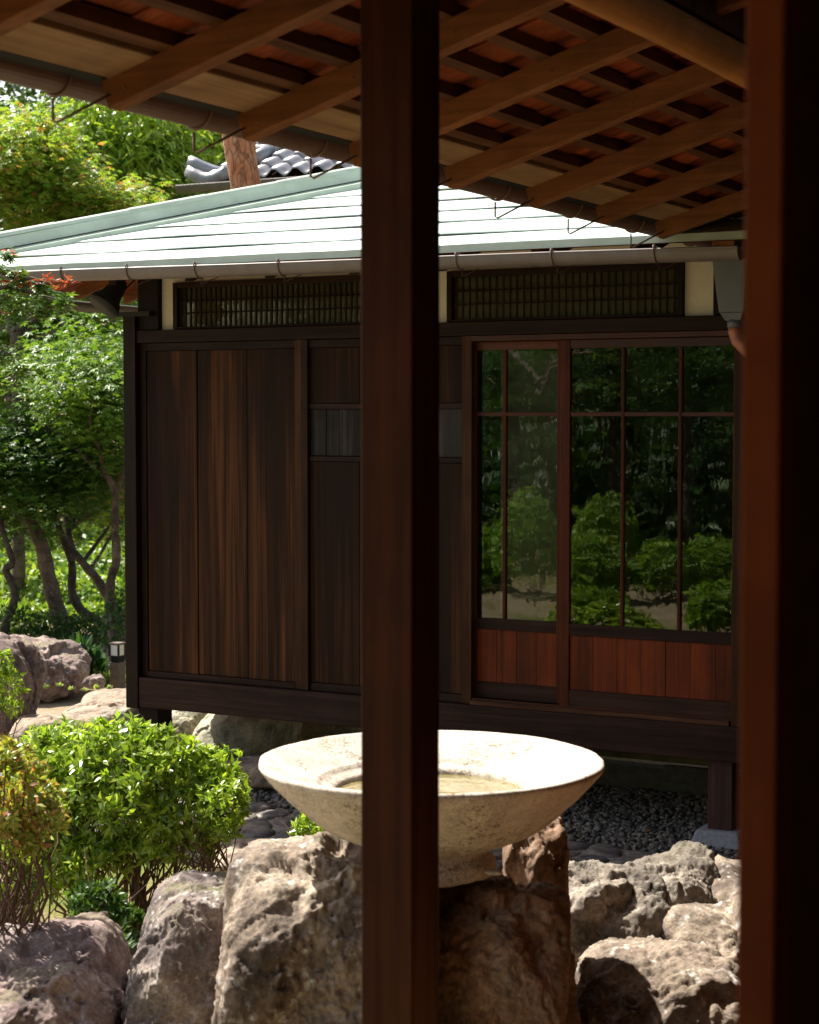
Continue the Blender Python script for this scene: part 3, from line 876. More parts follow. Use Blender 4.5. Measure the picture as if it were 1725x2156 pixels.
# second panel: planks above and below, small greyed inset between two rails
for x0, x1 in ((-4.902, -4.615), (-4.612, -4.325), (-4.322, -4.03)):
    MB().box(x0, x1, FY + .004, FY + 0.02, 1.44, 1.72).build('plank', M['plank'], house, bev=.0015)
    MB().box(x0, x1, FY + .004, FY + 0.02, 0.014, 1.145).build('plank', M['plank'], house, bev=.0015)
MB().box(-4.902, -4.03, FY - 0.004, FY + 0.02, 1.412, 1.438).build('middle_rail', M['beam_dark'], house, bev=.0015)
MB().box(-4.902, -4.03, FY - 0.004, FY + 0.02, 1.147, 1.172).build('middle_rail', M['beam_dark'], house, bev=.0015)
xs = [-4.902, -4.81, -4.735, -4.66, -4.59, -4.49, -4.40, -4.31, -4.22, -4.13, -4.03]
for a, b_ in zip(xs[:-1], xs[1:]):
    MB().box(a + .001, b_ - .001, FY + random.uniform(.006, .011), FY + 0.02, 1.175, 1.41).build('plank', M['plank_grey'], house, bev=.001)
# nail heads across the planks
nm = MB().lathe([(0.0001, 0), (0.0032, 0.0), (0.0026, 0.0015), (0.0001, 0.002)], (0, 0, 0), 8).mesh('nail')
nm.materials.append(M['beam_dark_y'])
for z in (1.44, 1.16, 0.81, 0.44, 0.07):
    for x in np.arange(-5.9, -5.0, 0.105):
        if random.random() < .45: continue
        inst('nail', nm, (x + random.uniform(-.008, .008), FY + 0.0025, z + random.uniform(-.006, .006)), house, (math.pi / 2, 0, 0))

# sliding glazed doors
def sliding_door(x0, x1, y, wl, wr, cols, label, kicks, mull=0.018):
    d = MB().box(x0, x0 + wl, y, y + 0.032, 0.0, 1.735).build('sliding_door', M['door_red'], house, bev=.002, label=label)
    # stiles
    MB().box(x1 - wr, x1, y, y + 0.032, 0.0, 1.735).build('stile', M['door_red'], d, bev=.002)
    a, b_ = x0 + wl, x1 - wr
    MB().box(a, b_, y + .002, y + 0.030, 1.695, 1.735).build('top_rail', M['door_red_x'], d, bev=.002)
    MB().box(a, b_, y + .002, y + 0.030, 0.338, 0.392).build('middle_rail', M['door_dark_x'], d, bev=.002)
    MB().box(a, b_, y + .002, y + 0.030, 0.0, 0.078).build('bottom_rail', M['door_dark_x'], d, bev=.002)
    MB().box(a, b_, y + .003, y + 0.026, 1.376, 1.396).build('muntin', M['door_red_x'], d, bev=.003)
    ws = [a] + cols + [b_]
    for c in cols:
        MB().box(c - mull / 2, c + mull / 2, y + .001, y + 0.027, 0.392, 1.695).build('muntin', M['door_red'], d, bev=.004)
    for i in range(len(ws) - 1):
        l = ws[i] + (mull / 2 if i else 0); r = ws[i + 1] - (mull / 2 if i < len(ws) - 2 else 0)
        MB().box(l, r, y + .012, y + .015, 1.396, 1.695).build('pane', M['glass'], d)
        MB().box(l, r, y + .012, y + .015, 0.392, 1.376).build('pane', M['glass'], d)
    n = kicks; w = (b_ - a) / n
    for i in range(n):
        MB().box(a + i * w + .0008, a + (i + 1) * w - .0008, y + .010 + random.uniform(0, .003), y + .022, 0.078, 0.338).build('kick_board', M['kick'], d, bev=.0015)
    return d
sliding_door(-3.985, -3.500, FY + 0.030, 0.012, 0.045, [-3.822], 'rear glazed sliding door with lighter panes beside the board wall', 4)
sliding_door(-3.512, -2.600, FY - 0.008, 0.050, 0.020, [-3.196, -2.915], 'front glazed sliding door with dark panes', 7)
MB().box(-2.655, -2.60, FY - 0.03, FY + 0.08, -0.03, 1.762).build('door_post', M['stile'], house, bev=.003)
MB().box(-3.972, -2.66, FY - 0.03, FY + 0.08, 1.737, 1.763).build('door_head', M['door_red_x'], house, bev=.002)
MB().box(-3.972, -2.66, FY - 0.038, FY + 0.10, -0.028, -0.006).build('door_sill', M['sill_x'], house, bev=.002)
MB().box(-3.972, -2.66, FY - 0.012, FY - 0.002 - .008, -0.006, 0.002).build('door_track', M['door_red_x'], house)
MB().box(-2.598, HX1, FY + 0.0, FY + 0.05, -0.028, 1.762).build('wall', M['beam_dark'], house)

# plaster and lattice transoms above the lintel
def transom(x0, x1, z0, z1, nbars, rails):
    t = MB().box(x0, x0 + .028, FY - .012, FY + .04, z0, z1).build('transom', M['post_dark'], house, bev=.002)
    MB().box(x1 - .028, x1, FY - .012, FY + .04, z0, z1).build('frame', M['post_dark'], t, bev=.002)
    MB().box(x0 + .028, x1 - .028, FY - .010, FY + .04, z1 - .028, z1).build('frame', M['beam_dark'], t, bev=.002)
    MB().box(x0 + .028, x1 - .028, FY - .010, FY + .04, z0, z0 + .012).build('frame', M['beam_dark'], t, bev=.002)
    a, b_ = x0 + .028, x1 - .028
    n = nbars; bm_ = MB().box(-.004, .004, 0, .008, 0, z1 - z0 - .042).mesh('lattice_bar'); bm_.materials.append(M['post_dark'])
    for i in range(n):
        inst('lattice_bar', bm_, (a + (b_ - a) * (i + .5) / n, FY + .001, z0 + .013), t)
    for r in rails:
        MB().box(a, b_, FY + .0095, FY + .0165, z0 + r - .004, z0 + r + .004).build('lattice_rail', M['beam_dark'], t)
    MB().box(a, b_, FY + .022, FY + .025, z0 + .012, z1 - .028).build('pane', M['glass_dull'], t)
    MB().box(a, b_, FY + .034, FY + .038, z0 + .012, z1 - .028).build('paper', M['paper'], t)
    return t
ZL = 1.833
transom(-5.742, -4.30, ZL, 2.078, 44, (0.085, 0.150))
transom(-4.115, -2.905, ZL, 2.078, 32, (0.085, 0.150))
MB().box(-5.827, -5.744, FY + .012, FY + .05, ZL, 2.22).build('plaster_wall', M['plaster'], house)
MB().box(-5.742, -2.905, FY + .012, FY + .05, 2.081, 2.26).build('plaster_wall', M['plaster'], house)
MB().box(-4.298, -4.205, FY + .012, FY + .05, ZL, 2.08).build('plaster_wall', M['plaster'], house)
MB().box(-4.202, -4.118, FY + .008, FY + .05, ZL, 2.08).build('plaster_wall', M['plaster'], house)
MB().box(-2.903, -2.765, FY + .012, FY + .05, ZL, 2.22).build('plaster_wall', M['plaster'], house)
MB().box(-2.762, -2.60, FY - .01, FY + .10, ZL, 2.26).build('post_head', M['post_dark'], house, bev=.003)
MB().box(-2.597, HX1, FY + .012, FY + .05, ZL, 2.26).build('plaster_wall', M['plaster'], house)

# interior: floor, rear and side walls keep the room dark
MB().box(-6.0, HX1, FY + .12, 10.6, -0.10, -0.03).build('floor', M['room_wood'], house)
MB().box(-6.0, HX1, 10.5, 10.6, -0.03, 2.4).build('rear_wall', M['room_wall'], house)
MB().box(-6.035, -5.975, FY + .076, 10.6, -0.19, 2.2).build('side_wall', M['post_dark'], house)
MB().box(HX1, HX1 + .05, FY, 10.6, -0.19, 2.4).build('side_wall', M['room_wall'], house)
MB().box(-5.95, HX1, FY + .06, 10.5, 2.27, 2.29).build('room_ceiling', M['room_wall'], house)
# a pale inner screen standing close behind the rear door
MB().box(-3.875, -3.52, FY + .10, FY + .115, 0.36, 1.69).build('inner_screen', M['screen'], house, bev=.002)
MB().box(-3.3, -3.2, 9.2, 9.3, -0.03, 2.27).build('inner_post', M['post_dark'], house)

# under the floor
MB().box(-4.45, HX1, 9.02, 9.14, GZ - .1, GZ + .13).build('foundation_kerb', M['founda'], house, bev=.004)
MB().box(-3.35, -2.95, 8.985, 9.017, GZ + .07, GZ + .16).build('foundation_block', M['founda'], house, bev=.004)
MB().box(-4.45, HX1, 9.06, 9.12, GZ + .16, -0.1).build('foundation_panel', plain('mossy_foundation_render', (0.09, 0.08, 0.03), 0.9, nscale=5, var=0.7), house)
for x in (-4.85,):
    MB().box(x - .05, x + .05, 9.28, 9.38, -0.50, -0.10).build('support_post', M['under_post'], house, bev=.003)
    MB().hexa([(x - .13, 9.2, GZ), (x + .13, 9.2, GZ), (x + .13, 9.46, GZ), (x - .13, 9.46, GZ)],
              [(x - .09, 9.24, -.5), (x + .09, 9.24, -.5), (x + .09, 9.42, -.5), (x - .09, 9.42, -.5)]).build('foundation_stone', M['concrete'], house, bev=.008)
p = atY(1491, 1600, FY + .0)
MB().box(p.x, p.x + .115, FY - .0, FY + .115, -.515, -.194).build('support_post', M['under_post'], house, bev=.003)
cx_ = p.x + .058
MB().hexa([(cx_ - .135, FY - .075, GZ - .02), (cx_ + .135, FY - .075, GZ - .02), (cx_ + .135, FY + .19, GZ - .02), (cx_ - .135, FY + .19, GZ - .02)],
          [(cx_ - .10, FY - .04, -.515), (cx_ + .10, FY - .04, -.515), (cx_ + .10, FY + .155, -.515), (cx_ - .10, FY + .155, -.515)]).build('foundation_stone', M['concrete'], house, bev=.01)

# hipped copper roof: plane z = RZ + RS*(y - 7.2) and its mirror along the left
RS, RZ, EY, EX = 0.305, 2.118, 7.20, -6.85
def rz(y): return RZ + RS * (y - EY)
ys = [EY - .02]
for v in (506, 479, 456, 434, 412.5, 392.5, 375):
    r = ray(758, v); # meet the slope
    t = (RZ - RS * EY - EYE) / (r.z - RS * r.y); ys.append(r.y * t)
st = ys[-1] - ys[-2]
while ys[-1] + st < 10.3: ys.append(ys[-1] + st)
ys.append(10.3)
def hipx(y): return EX + (y - EY)
for i in range(len(ys) - 1):
    y0, y1 = ys[i], ys[i + 1]
    n = 26; mb = MB()
    xa0, xa1 = hipx(y0), hipx(y1 + .01); xb = 0.6
    lift = 0.013
    rows = []
    for (yy, dz, xa) in ((y0 - .010, lift - .005, xa0), (y0 - .010, lift, xa0), (y1 + .03, 0.000, xa1)):
        row = []
        for k in range(n + 1):
            x = xa + (xb - xa) * k / n
            w = .0028 * math.sin(x * 5.1 + i * 2.3) + random.uniform(-.0012, .0012)
            row.append(len(mb.v)); mb.v.append((x, yy, rz(yy) + dz + (w if dz > 0 else w * .4)))
        rows.append(row)
    for a, b_ in ((0, 1), (1, 2)):
        for k in range(n): mb.f.append((rows[a][k], rows[a][k + 1], rows[b_][k + 1], rows[b_][k]))
    mb.build('roof_course', M['copper'], house)
    # drip edge along the gutter
    if i == 0: MB().box(EX, .6, EY - .040, EY - .028, RZ - .03, RZ + .002).build('roof_edge', M['cap'], house)
    # left slope course
    mb = MB(); xl0, xl1 = EX - .02 + (y0 - ys[0]), EX - .02 + (y1 - ys[0])
    mb.hexa([(xl0, y0, rz(y0) - .01), (xl1, y1, rz(y1) - .012), (xl1, 13.4 - y1 + 0, rz(y1) - .012), (xl0, 13.4 - y0 + 0, rz(y0) - .01)],
            [(xl0, y0, rz(y0) + .01), (xl1, y1, rz(y1) + .004), (xl1, 13.4 - y1, rz(y1) + .004), (xl0, 13.4 - y0, rz(y0) + .01)]) if 13.4 - y1 > y1 else None
    if mb.v: mb.build('roof_course', M['copper'], house)
# rear slope (closes the roof for the sky behind)
MB().hexa([(EX + 3.1, 10.3, rz(10.3) - .01), (0.6, 10.3, rz(10.3) - .01), (0.6, 12.5, rz(10.3) - .68), (EX + .9, 12.5, rz(10.3) - .68)],
          [(EX + 3.1, 10.3, rz(10.3) + .01), (0.6, 10.3, rz(10.3) + .01), (0.6, 12.5, rz(10.3) - .66), (EX + .9, 12.5, rz(10.3) - .66)]).build('rear_slope', M['copper'], house)
# soffit boards beneath
for k in range(34):
    x0 = EX + .01 + k * .17
    if x0 > HX1: break
    y1 = 8.4
    MB().hexa([(x0, EY + .02, rz(EY + .02) - .035), (x0 + .168, EY + .02, rz(EY + .02) - .035), (x0 + .168, y1, rz(y1) - .035), (x0, y1, rz(y1) - .035)],
              [(x0, EY + .02, rz(EY + .02) - .02), (x0 + .168, EY + .02, rz(EY + .02) - .02), (x0 + .168, y1, rz(y1) - .02), (x0, y1, rz(y1) - .02)]).build('soffit_board', M['roofboard'], house) if x0 > -5.9 else None
for k in range(20):
    y0 = EY + .02 + k * .17
    xe = min(-6.0, hipx(y0) - .01); de = xe - EX - .02
    MB().hexa([(EX + .02, y0, RZ - .03), (EX + .02, y0 + .168, RZ - .03), (xe, y0 + .168, RZ - .03 + RS * de), (xe, y0, RZ - .03 + RS * de)],
              [(EX + .02, y0, RZ - .018), (EX + .02, y0 + .168, RZ - .018), (xe, y0 + .168, RZ - .018 + RS * de), (xe, y0, RZ - .018 + RS * de)]).build('soffit_board', M['roofboard'], house)
# ridge cap along the hip, in lengths with a seam between
hp = []
for s in np.linspace(-.05, 3.1, 12):
    y = EY + s; hp.append(Vector((EX + s, y, rz(y) + .092 - (0.02 if s < 0 else 0))))
nd = Vector((1, -1, 0)).normalized()
for i in range(len(hp) - 1):
    a, b_ = hp[i], hp[i + 1] + (hp[i + 1] - hp[i]) * .02
    mb = MB()
    n = 10; ra = .028 + .0025 * (i % 2)
    for p_ in (a, b_):
        for k in range(n + 1):
            t = math.pi * k / n
            mb.v.append(tuple(p_ + nd * ra * math.cos(t) + Vector((0, 0, 1)) * ra * math.sin(t)))
    for k in range(n): mb.f.append((k, k + 1, n + 2 + k, n + 1 + k))
    mb.build('ridge_cap', M['cap'], house, True)
a, b_ = hp[0], hp[-1]
def along_hip(name, q):
    """q: (offset across the hip, offset up) of the four corners of a strip"""
    P0 = [a + nd * o_ + Vector((0, 0, z_)) for o_, z_ in q]; P1 = [b_ + nd * o_ + Vector((0, 0, z_)) for o_, z_ in q]
    MB().hexa([P0[0], P0[1], P1[1], P1[0]], [P0[3], P0[2], P1[2], P1[3]]).build(name, M['cap'], house)
along_hip('ridge_base', [(-.040, -.045), (.040, -.045), (.027, .014), (-.027, .014)])
for sg in (1, -1):
    along_hip('ridge_flashing', [(sg * .020, -.135), (sg * .092, -.140), (sg * .092, -.066), (sg * .020, -.047)])

# rafters
for k in range(13):
    x = -6.52 + k * .455 + .02
    if x > HX1: break
    y0, y1 = EY + .075, 8.6
    if x < -6.0: y1 = EY + .07 + (x - EX) * .9
    mb = MB().hexa([(x - .022, y0, rz(y0) - .122), (x + .022, y0, rz(y0) - .122), (x + .022, y1, rz(y1) - .122), (x - .022, y1, rz(y1) - .122)],
                   [(x - .022, y0, rz(y0) - .04), (x + .022, y0, rz(y0) - .04), (x + .022, y1, rz(y1) - .036), (x - .022, y1, rz(y1) - .036)])
    mb.build('rafter', M['beam_dark_y'], house, bev=.002)
for k in range(7):
    y = EY + .38 + k * .455
    x0, x1 = EX + .075, min(-6.05, hipx(y) - .03)
    z0, z1 = RZ + RS * .075, RZ + RS * (x1 - EX)
    MB().hexa([(x0, y - .024, z0 - .095), (x0, y + .024, z0 - .095), (x1, y + .024, z1 - .095), (x1, y - .024, z1 - .095)],
              [(x0, y - .024, z0 - .036), (x0, y + .024, z0 - .036), (x1, y + .024, z1 - .036), (x1, y - .024, z1 - .036)]).build('rafter', M['rafter'], house, bev=.002)
MB().bar((EX + .1, EY + .1, RZ - .03), (-5.98, EY + .97, RZ + RS * .87 - .03), .06, .08).build('hip_rafter', M['beam_dark'], house, bev=.002)

def half_gutter(p0, p1, r, mat, parent, name='gutter', n=14, thick=.003):
    p0, p1 = Vector(p0), Vector(p1); d = (p1 - p0).normalized(); sd = d.cross(Vector((0, 0, 1))).normalized(); up = sd.cross(d)
    mb = MB()
    prof = []
    for k in range(n + 1):
        t = math.pi + math.pi * k / n; prof.append((math.cos(t) * r, math.sin(t) * r * 1.08))
    # rolled lip
    lip = [(-r - .003, .004), (-r + .004, .008)]
    ins = [(x * (1 - thick / r), z * (1 - thick / r)) for x, z in reversed(prof)]
    ring = [lip[1], lip[0]] + prof + [(r + .003, .004), (r - .004, .008)] + ins
    m = len(ring); L = (p1 - p0).length; segs = max(1, int(L / .8))
    for s_ in range(segs + 1):
        p_ = p0 + d * L * s_ / segs + up * (.0015 * math.sin(s_ * 2.1))
        for x, z in ring: mb.v.append(tuple(p_ + sd * x + up * z))
    for s_ in range(segs):
        for k in range(m): mb.f.append((s_ * m + k, s_ * m + (k + 1) % m, (s_ + 1) * m + (k + 1) % m, (s_ + 1) * m + k))
    mb.f.append(tuple(range(m - 1, -1, -1))); mb.f.append(tuple(segs * m + k for k in range(m)))
    return mb.build(name, mat, parent, False)

g0 = atY(-60, 579, EY - .05); g1 = atY(1560, 521.5, EY - .05)
gut = half_gutter(g0, g1, .046, M['gutter'], house)
for k, u in enumerate((140, 278, 421, 596, 775, 970, 1170, 1385)):
    t = (atY(u, 560, EY - .05).x - g0.x) / (g1.x - g0.x); c = g0.lerp(g1, t)
    mb = MB(); pts_ = []
    for j in range(13):
        a_ = math.pi + math.pi * j / 12; pts_.append(c + Vector((0, -math.cos(a_) * .050, math.sin(a_) * .054)))
    pts_ = [c + Vector((0, .052, .016))] + pts_ + [c + Vector((0, -.05, .018)), c + Vector((0, -.036, .020))]
    mb.tube(pts_, .0034, 6)
    mb.tube([pts_[5], c + Vector((.004, .0, -.082)), c + Vector((.05, .075, -.045)), c + Vector((.075, .13, -.02))], .0028, 6)
    mb.tube([c + Vector((0, .05, .014)), c + Vector((0, -.048, .014))], .0026, 5)
    mb.build('bracket', M['wire'], gut, True)
gl = half_gutter((EX - .05, EY - .1, 2.045), (EX - .05, 11.5, 2.03), .046, M['gutter'], house)
for k in range(8):
    c = Vector((EX - .05, EY + .25 + k * .5, 2.04)); mb = MB(); pts_ = []
    for j in range(11):
        a_ = math.pi + math.pi * j / 10; pts_.append(c + Vector((-math.cos(a_) * .050, 0, math.sin(a_) * .054)))
    mb.tube(pts_, .0034, 6); mb.tube([c + Vector((0, 0, -.054)), c + Vector((0, 0, -.095)), c + Vector((.1, 0, -.05))], .0028, 6)
    mb.build('bracket', M['wire'], gl, True)

# floodlight hung below the left corner of the eave
fl = thing('floodlight', atT(243, 590, 9.45), 'black bell-shaped floodlight hanging beneath the left corner of the eaves', 'lamp')
a_, b_ = atT(254, 596, 9.45), atT(232, 628, 9.42)
ax = (atT(222, 640, 9.40) - a_).normalized()
base = atT(256, 592, 9.45)
mb = MB(); P_ = [base + ax * s for s in (0, .02, .07, .10, .14, .165)]
mb.tube(P_, [.034, .042, .050, .056, .080, .084], 18); mb.build('lamp_housing', M['black'], fl, True)
mb = MB(); mb.tube([base + ax * .155, base + ax * .172], [.085, .087], 18); mb.build('lamp_rim', M['black'], fl, True)
mb = MB(); mb.tube([base, atT(268, 570, 9.5)], .008, 8); mb.tube([base + ax * .05 + RV * .05, base + RV * .06, atT(268, 572, 9.5)], .005, 6); mb.build('bracket', M['black'], fl)

# ================================================================== NEAR VERANDA (the camera stands in it)
ver = thing('veranda_house', (-1.3, 3.0, GZ), 'dark timber veranda framing the view with its slanting rafters and posts', 'house')
XT, ZT, SL = -2.62, 2.085, 0.30             # rafter tips: underside edge and slope
def zr(x): return ZT + SL * (x - XT)
NP_ = (-1.565, 2.905)
pw = .108
MB().box(NP_[0] - pw, NP_[0], NP_[1], NP_[1] + pw, GZ, 2.30).build('post', M['near_post'], ver, bev=.004)
# log wall plate
mb = MB()
ZLG = 2.326
pts_ = [(-1.60, y, ZLG + .004 * math.sin(y * 1.7)) for y in np.arange(-3, 8.6, .4)]
mb.tube(pts_, [.050 + .0015 * math.sin(i * 1.3) for i in range(len(pts_))], 24); mb.build('log_beam', M['log'], ver, True)
MB().box(-1.60, -1.56, -3, 8.6, ZLG + .048, 3.2).build('upper_wall', M['near_post'], ver)
# rafters
yr_us = (510, 740, 935, 1105, 1250, 1375, 1490)
def y_on(u, x=XT):
    k = (u - PCX) / FOC
    return x * (_ca + _sa * k) / (-_sa + _ca * k)
ry = [y_on(250), ] + [y_on(u + 16) for u in yr_us]
sp = (ry[-1] - ry[0]) / (len(ry) - 1)
yy = ry[0] - sp
pre = []
while yy > -3: pre.append(yy); yy -= sp
ry = pre + ry
post_y = [ry[0]]
for y in ry + [max(ry) + sp, max(ry) + 2 * sp]:
    x0, x1 = XT + random.uniform(-.006, .006), -0.2
    hh = .066
    MB().hexa([(x0, y - .026, zr(x0)), (x0, y + .026, zr(x0)), (x1, y + .026, zr(x1)), (x1, y - .026, zr(x1))],
              [(x0 - .018, y - .026, zr(x0) + hh), (x0 - .018, y + .026, zr(x0) + hh), (x1, y + .026, zr(x1) + hh), (x1, y - .026, zr(x1) + hh)]).build('rafter', M['rafter'], ver, bev=.003)
nm2 = MB().lathe([(0.0001, 0), (0.0040, 0.0), (0.0032, 0.0018), (0.0001, 0.0024)], (0, 0, 0), 8).mesh('nail'); nm2.materials.append(M['wire'])
for y in ry:
    if y < .8: continue
    for k_ in range(5):
        x = XT + .045 + k_ * .28
        inst('nail', nm2, (x, y - .0262, zr(x) + .03), ver, (math.pi / 2, 0, 0))
# pale eave board, black battens, cedar boards
Y0, Y1 = -3.2, 8.4
def slab(x0, x1, y0, y1, z_add, th): 
    return MB().hexa([(x0, y0, zr(x0) + z_add), (x1, y0, zr(x1) + z_add), (x1, y1, zr(x1) + z_add), (x0, y1, zr(x0) + z_add)],
                     [(x0, y0, zr(x0) + z_add + th), (x1, y0, zr(x1) + z_add + th), (x1, y1, zr(x1) + z_add + th), (x0, y1, zr(x0) + z_add + th)])
slab(XT + .002, XT + .125, Y0, Y1, .0665, .028).build('eave_board', M['fascia'], ver, bev=.003)
bx = XT + .150
while bx < -0.3:
    slab(bx, bx + .034, Y0, Y1, .067, .034).build('batten', M['batten'], ver)
    bx += .140
yb = Y0; k = 0
while yb < Y1:
    w = random.uniform(.15, .21)
    slab(XT + .137, -.25, yb, min(yb + w - .003, Y1), .102 + (k % 2) * .007, .008).build('roof_board', M['roofboard'], ver)
    yb += w; k += 1
slab(XT - .04, 3.2, Y0, Y1 + .1, .125, .02).build('roof_sheet', M['cap'], ver)
slab(XT - .045, XT - .004, Y0, Y1 + .1, .070, .056).build('roof_edge', M['black'], ver, bev=.003)  # black fills the slit above the gutter: the gap's shade put into colour
# gutter and its wire brackets
ngz = 2.157
ng0, ng1 = Vector((-2.695, Y0, ngz + .004)), Vector((-2.695, 7.86, ngz - .004))
ngut = half_gutter(ng0, ng1, .043, M['gutter_near'], ver)
for y in [r - .12 for r in ry if r > 0.5] + [max(ry) + sp * .5]:
    c = ng0.lerp(ng1, (y - Y0) / (7.86 - Y0)); mb = MB(); pts_ = []
    for j in range(15):
        a_ = math.pi + math.pi * j / 14; pts_.append(c + Vector((-math.cos(a_) * .047, 0, math.sin(a_) * .051)))
    pts_ = [c + Vector((.045, 0, .010))] + pts_ + [c + Vector((-.045, 0, .012)), c + Vector((-.03, 0, .014))]
    mb.tube(pts_, .0042, 6)
    mb.tube([c + Vector((-.01, 0, -.056)), c + Vector((-.01, 0, -.105)), c + Vector((-.003, .004, -.110)), c + Vector((.10, .07, -.045))], .0034, 6)
    mb.build('bracket', M['wire'], ngut, True)
# rain hopper and copper downpipe at the far end of that gutter
hx, hy = -2.600, 7.80
MB().hexa([(hx - .052, hy - .05, 1.83), (hx + .06, hy - .05, 1.83), (hx + .06, hy + .06, 1.83), (hx - .052, hy + .06, 1.83)],
          [(hx - .080, hy - .075, 2.085), (hx + .085, hy - .075, 2.085), (hx + .085, hy + .085, 2.085), (hx - .080, hy + .085, 2.085)]).build('rain_hopper', M['hopper'], ver, bev=.003)
MB().hexa([(hx - .030, hy - .03, 1.795), (hx + .04, hy - .03, 1.795), (hx + .04, hy + .04, 1.795), (hx - .030, hy + .04, 1.795)],
          [(hx - .050, hy - .048, 1.829), (hx + .058, hy - .048, 1.829), (hx + .058, hy + .058, 1.829), (hx - .050, hy + .058, 1.829)]).build('hopper_outlet', M['hopper'], ver, bev=.004)
MB().tube([(hx + .004, hy, 1.80), (hx + .006, hy, 1.765)], .034, 16).build('pipe_socket', M['hopper'], ver, True)
MB().tube([(hx + .006, hy, 1.77), (hx + .008, hy, 1.745), (hx + .02, hy, 1.71), (hx + .06, hy, 1.67), (hx + .12, hy, 1.63), (hx + .2, hy, 1.58), (hx + .24, hy, 1.5), (hx + .24, hy, -.55)], .032, 16).build('downpipe', M['pipe'], ver, True)
# sliding door panel at the right edge of the view
P1 = atT(1642, 1000, 1.70)
dw = .0365
MB().box(P1.x - dw, P1.x, P1.y, P1.y + .05, -.05, 2.30).build('door_stile', M['door_edge'], ver, bev=.002)
MB().box(P1.x - dw + .006, P1.x - .006, P1.y + .05, P1.y + 1.0, -.05, 2.30).build('door_panel', M['room_wall'], ver)
# room behind the camera
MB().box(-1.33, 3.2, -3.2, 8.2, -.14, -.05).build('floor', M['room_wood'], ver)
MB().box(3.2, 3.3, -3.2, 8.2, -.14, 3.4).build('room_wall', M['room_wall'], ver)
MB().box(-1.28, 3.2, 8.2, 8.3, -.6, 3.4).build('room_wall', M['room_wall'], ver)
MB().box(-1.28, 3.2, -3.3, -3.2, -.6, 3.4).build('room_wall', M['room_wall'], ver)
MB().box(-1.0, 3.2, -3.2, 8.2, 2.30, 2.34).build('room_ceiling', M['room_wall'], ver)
MB().box(-1.30, -1.20, -3.2, 8.2, -.6, -.15).build('floor_edge_beam', M['beam_dark_y'], ver)

# ================================================================== WATER BASIN on its pillar
BC = atT(908, 1605, 5.0)
basin = thing('water_basin', (BC.x, BC.y, BC.z - .30), 'wide shallow pale granite water basin with a little water, set on the rough rock pillar', 'basin')
R0 = .468
prof = [(0.01, -.300), (.172, -.300), (.180, -.292), (.178, -.268), (.160, -.240), (.158, -.228), (.182, -.222), (.235, -.200), (.29, -.172), (.345, -.132), (.40, -.085), (.44, -.042), (.464, -.012), (.470, -.002),
        (.467, .006), (.458, .009), (.446, .004), (.41, -.010), (.36, -.030), (.318, -.048), (.311, -.050), (.306, -.058), (.29, -.064), (.265, -.074), (.255, -.12), (.15, -.135), (.01, -.14)]
# denser profile for surface relief
dp = []
for a, b_ in zip(prof[:-1], prof[1:]):
    n = max(1, int(math.hypot(b_[0] - a[0], b_[1] - a[1]) / .012))
    for i in range(n): dp.append((a[0] + (b_[0] - a[0]) * i / n, a[1] + (b_[1] - a[1]) * i / n))
dp.append(prof[-1])
mb = MB().lathe(dp, BC, 160)
V = np.array(mb.v); rel = (V - np.array(BC))
nd_ = fbm(rel * 5, 4) * .0050 + fbm(rel * 18, 3) * .0016 + fbm(rel * 45 + 3, 3) * .0018
chip = np.clip(ridged(rel * 30 + 4, 2) - 1.15, 0, 1) * .006 * (np.abs(rel[:, 2]) < .02)
rad_ = rel.copy(); rad_[:, 2] *= 2; rad_ /= np.maximum(np.linalg.norm(rad_, axis=1)[:, None], 1e-4)
V = V + rad_ * (nd_ - chip)[:, None]
npmesh('bowl', V, np.array(mb.f), M['basin'], basin, True)
mb = MB().lathe([(0.001, 0), (.1, 0), (.262, 0)], BC + Vector((0, 0, -.084)), 64); mb.build('water', M['water'], basin, True)
rock('pebble', atT(1040, 1838, 4.86), (.030, .022, .009), M['basin'], sub=3, seed=5, p=3, label='small flat pebble wedged beside the foot of the water basin', cat='pebble')

# ================================================================== FOREGROUND ROCKS
pil = rock_px('pillar_rock', 842, 1196, 1866, 2330, 5.08, .33, M['rock_pillar'], sub=7, seed=11, p=18, rough=.03, ridge=.065, freq=4.5, nobl=5, strat=(0.15, 0, 1),
        label='tall rusty brown rock pillar carrying the water basin', cat='rock')
rock_px('rock', 1060, 1190, 1728, 2120, 5.46, .14, M['rock_pillar'], sub=6, seed=29, p=10, rough=.04, ridge=.06, freq=3, nobl=5, strat=(0.1, 0, 1),
        label='narrow upright dark rock rising behind the pillar at its right edge', cat='rock')
rock_px('rock', 478, 890, 1808, 2380, 5.02, .36, M['rock_gold'], sub=7, seed=21, p=18, rough=.04, ridge=.065, freq=4.0, nobl=2, strat=(0.3, 0, 0.95),
        extra=[((-.75, -.3, .75), 1.32), ((-.2, -1, .8), 1.22), ((-.9, -.5, .1), 1.25)],
        label='largest tan and grey rock with white lichen, left of the foreground post', cat='rock')
rock_px('rock', 276, 516, 1888, 2330, 5.55, .26, M['rock_lichen'], sub=7, seed=33, p=11, rough=.05, ridge=.05, freq=3.5, nobl=5,
        extra=[((-.7, -.4, .8), 1.0), ((.5, -.7, .6), 1.2)],
        label='purple grey rock speckled with white lichen and moss, between the two larger foreground rocks', cat='rock')
rock_px('rock', -160, 262, 1994, 2360, 5.45, .36, M['rock_purple'], sub=7, seed=41, p=11, rough=.05, ridge=.045, freq=3.2, nobl=6,
        extra=[((.8, -.2, .55), 1.02), ((-.1, -.7, .9), 1.1)],
        label='rounded purple brown rock in the bottom left corner', cat='rock')
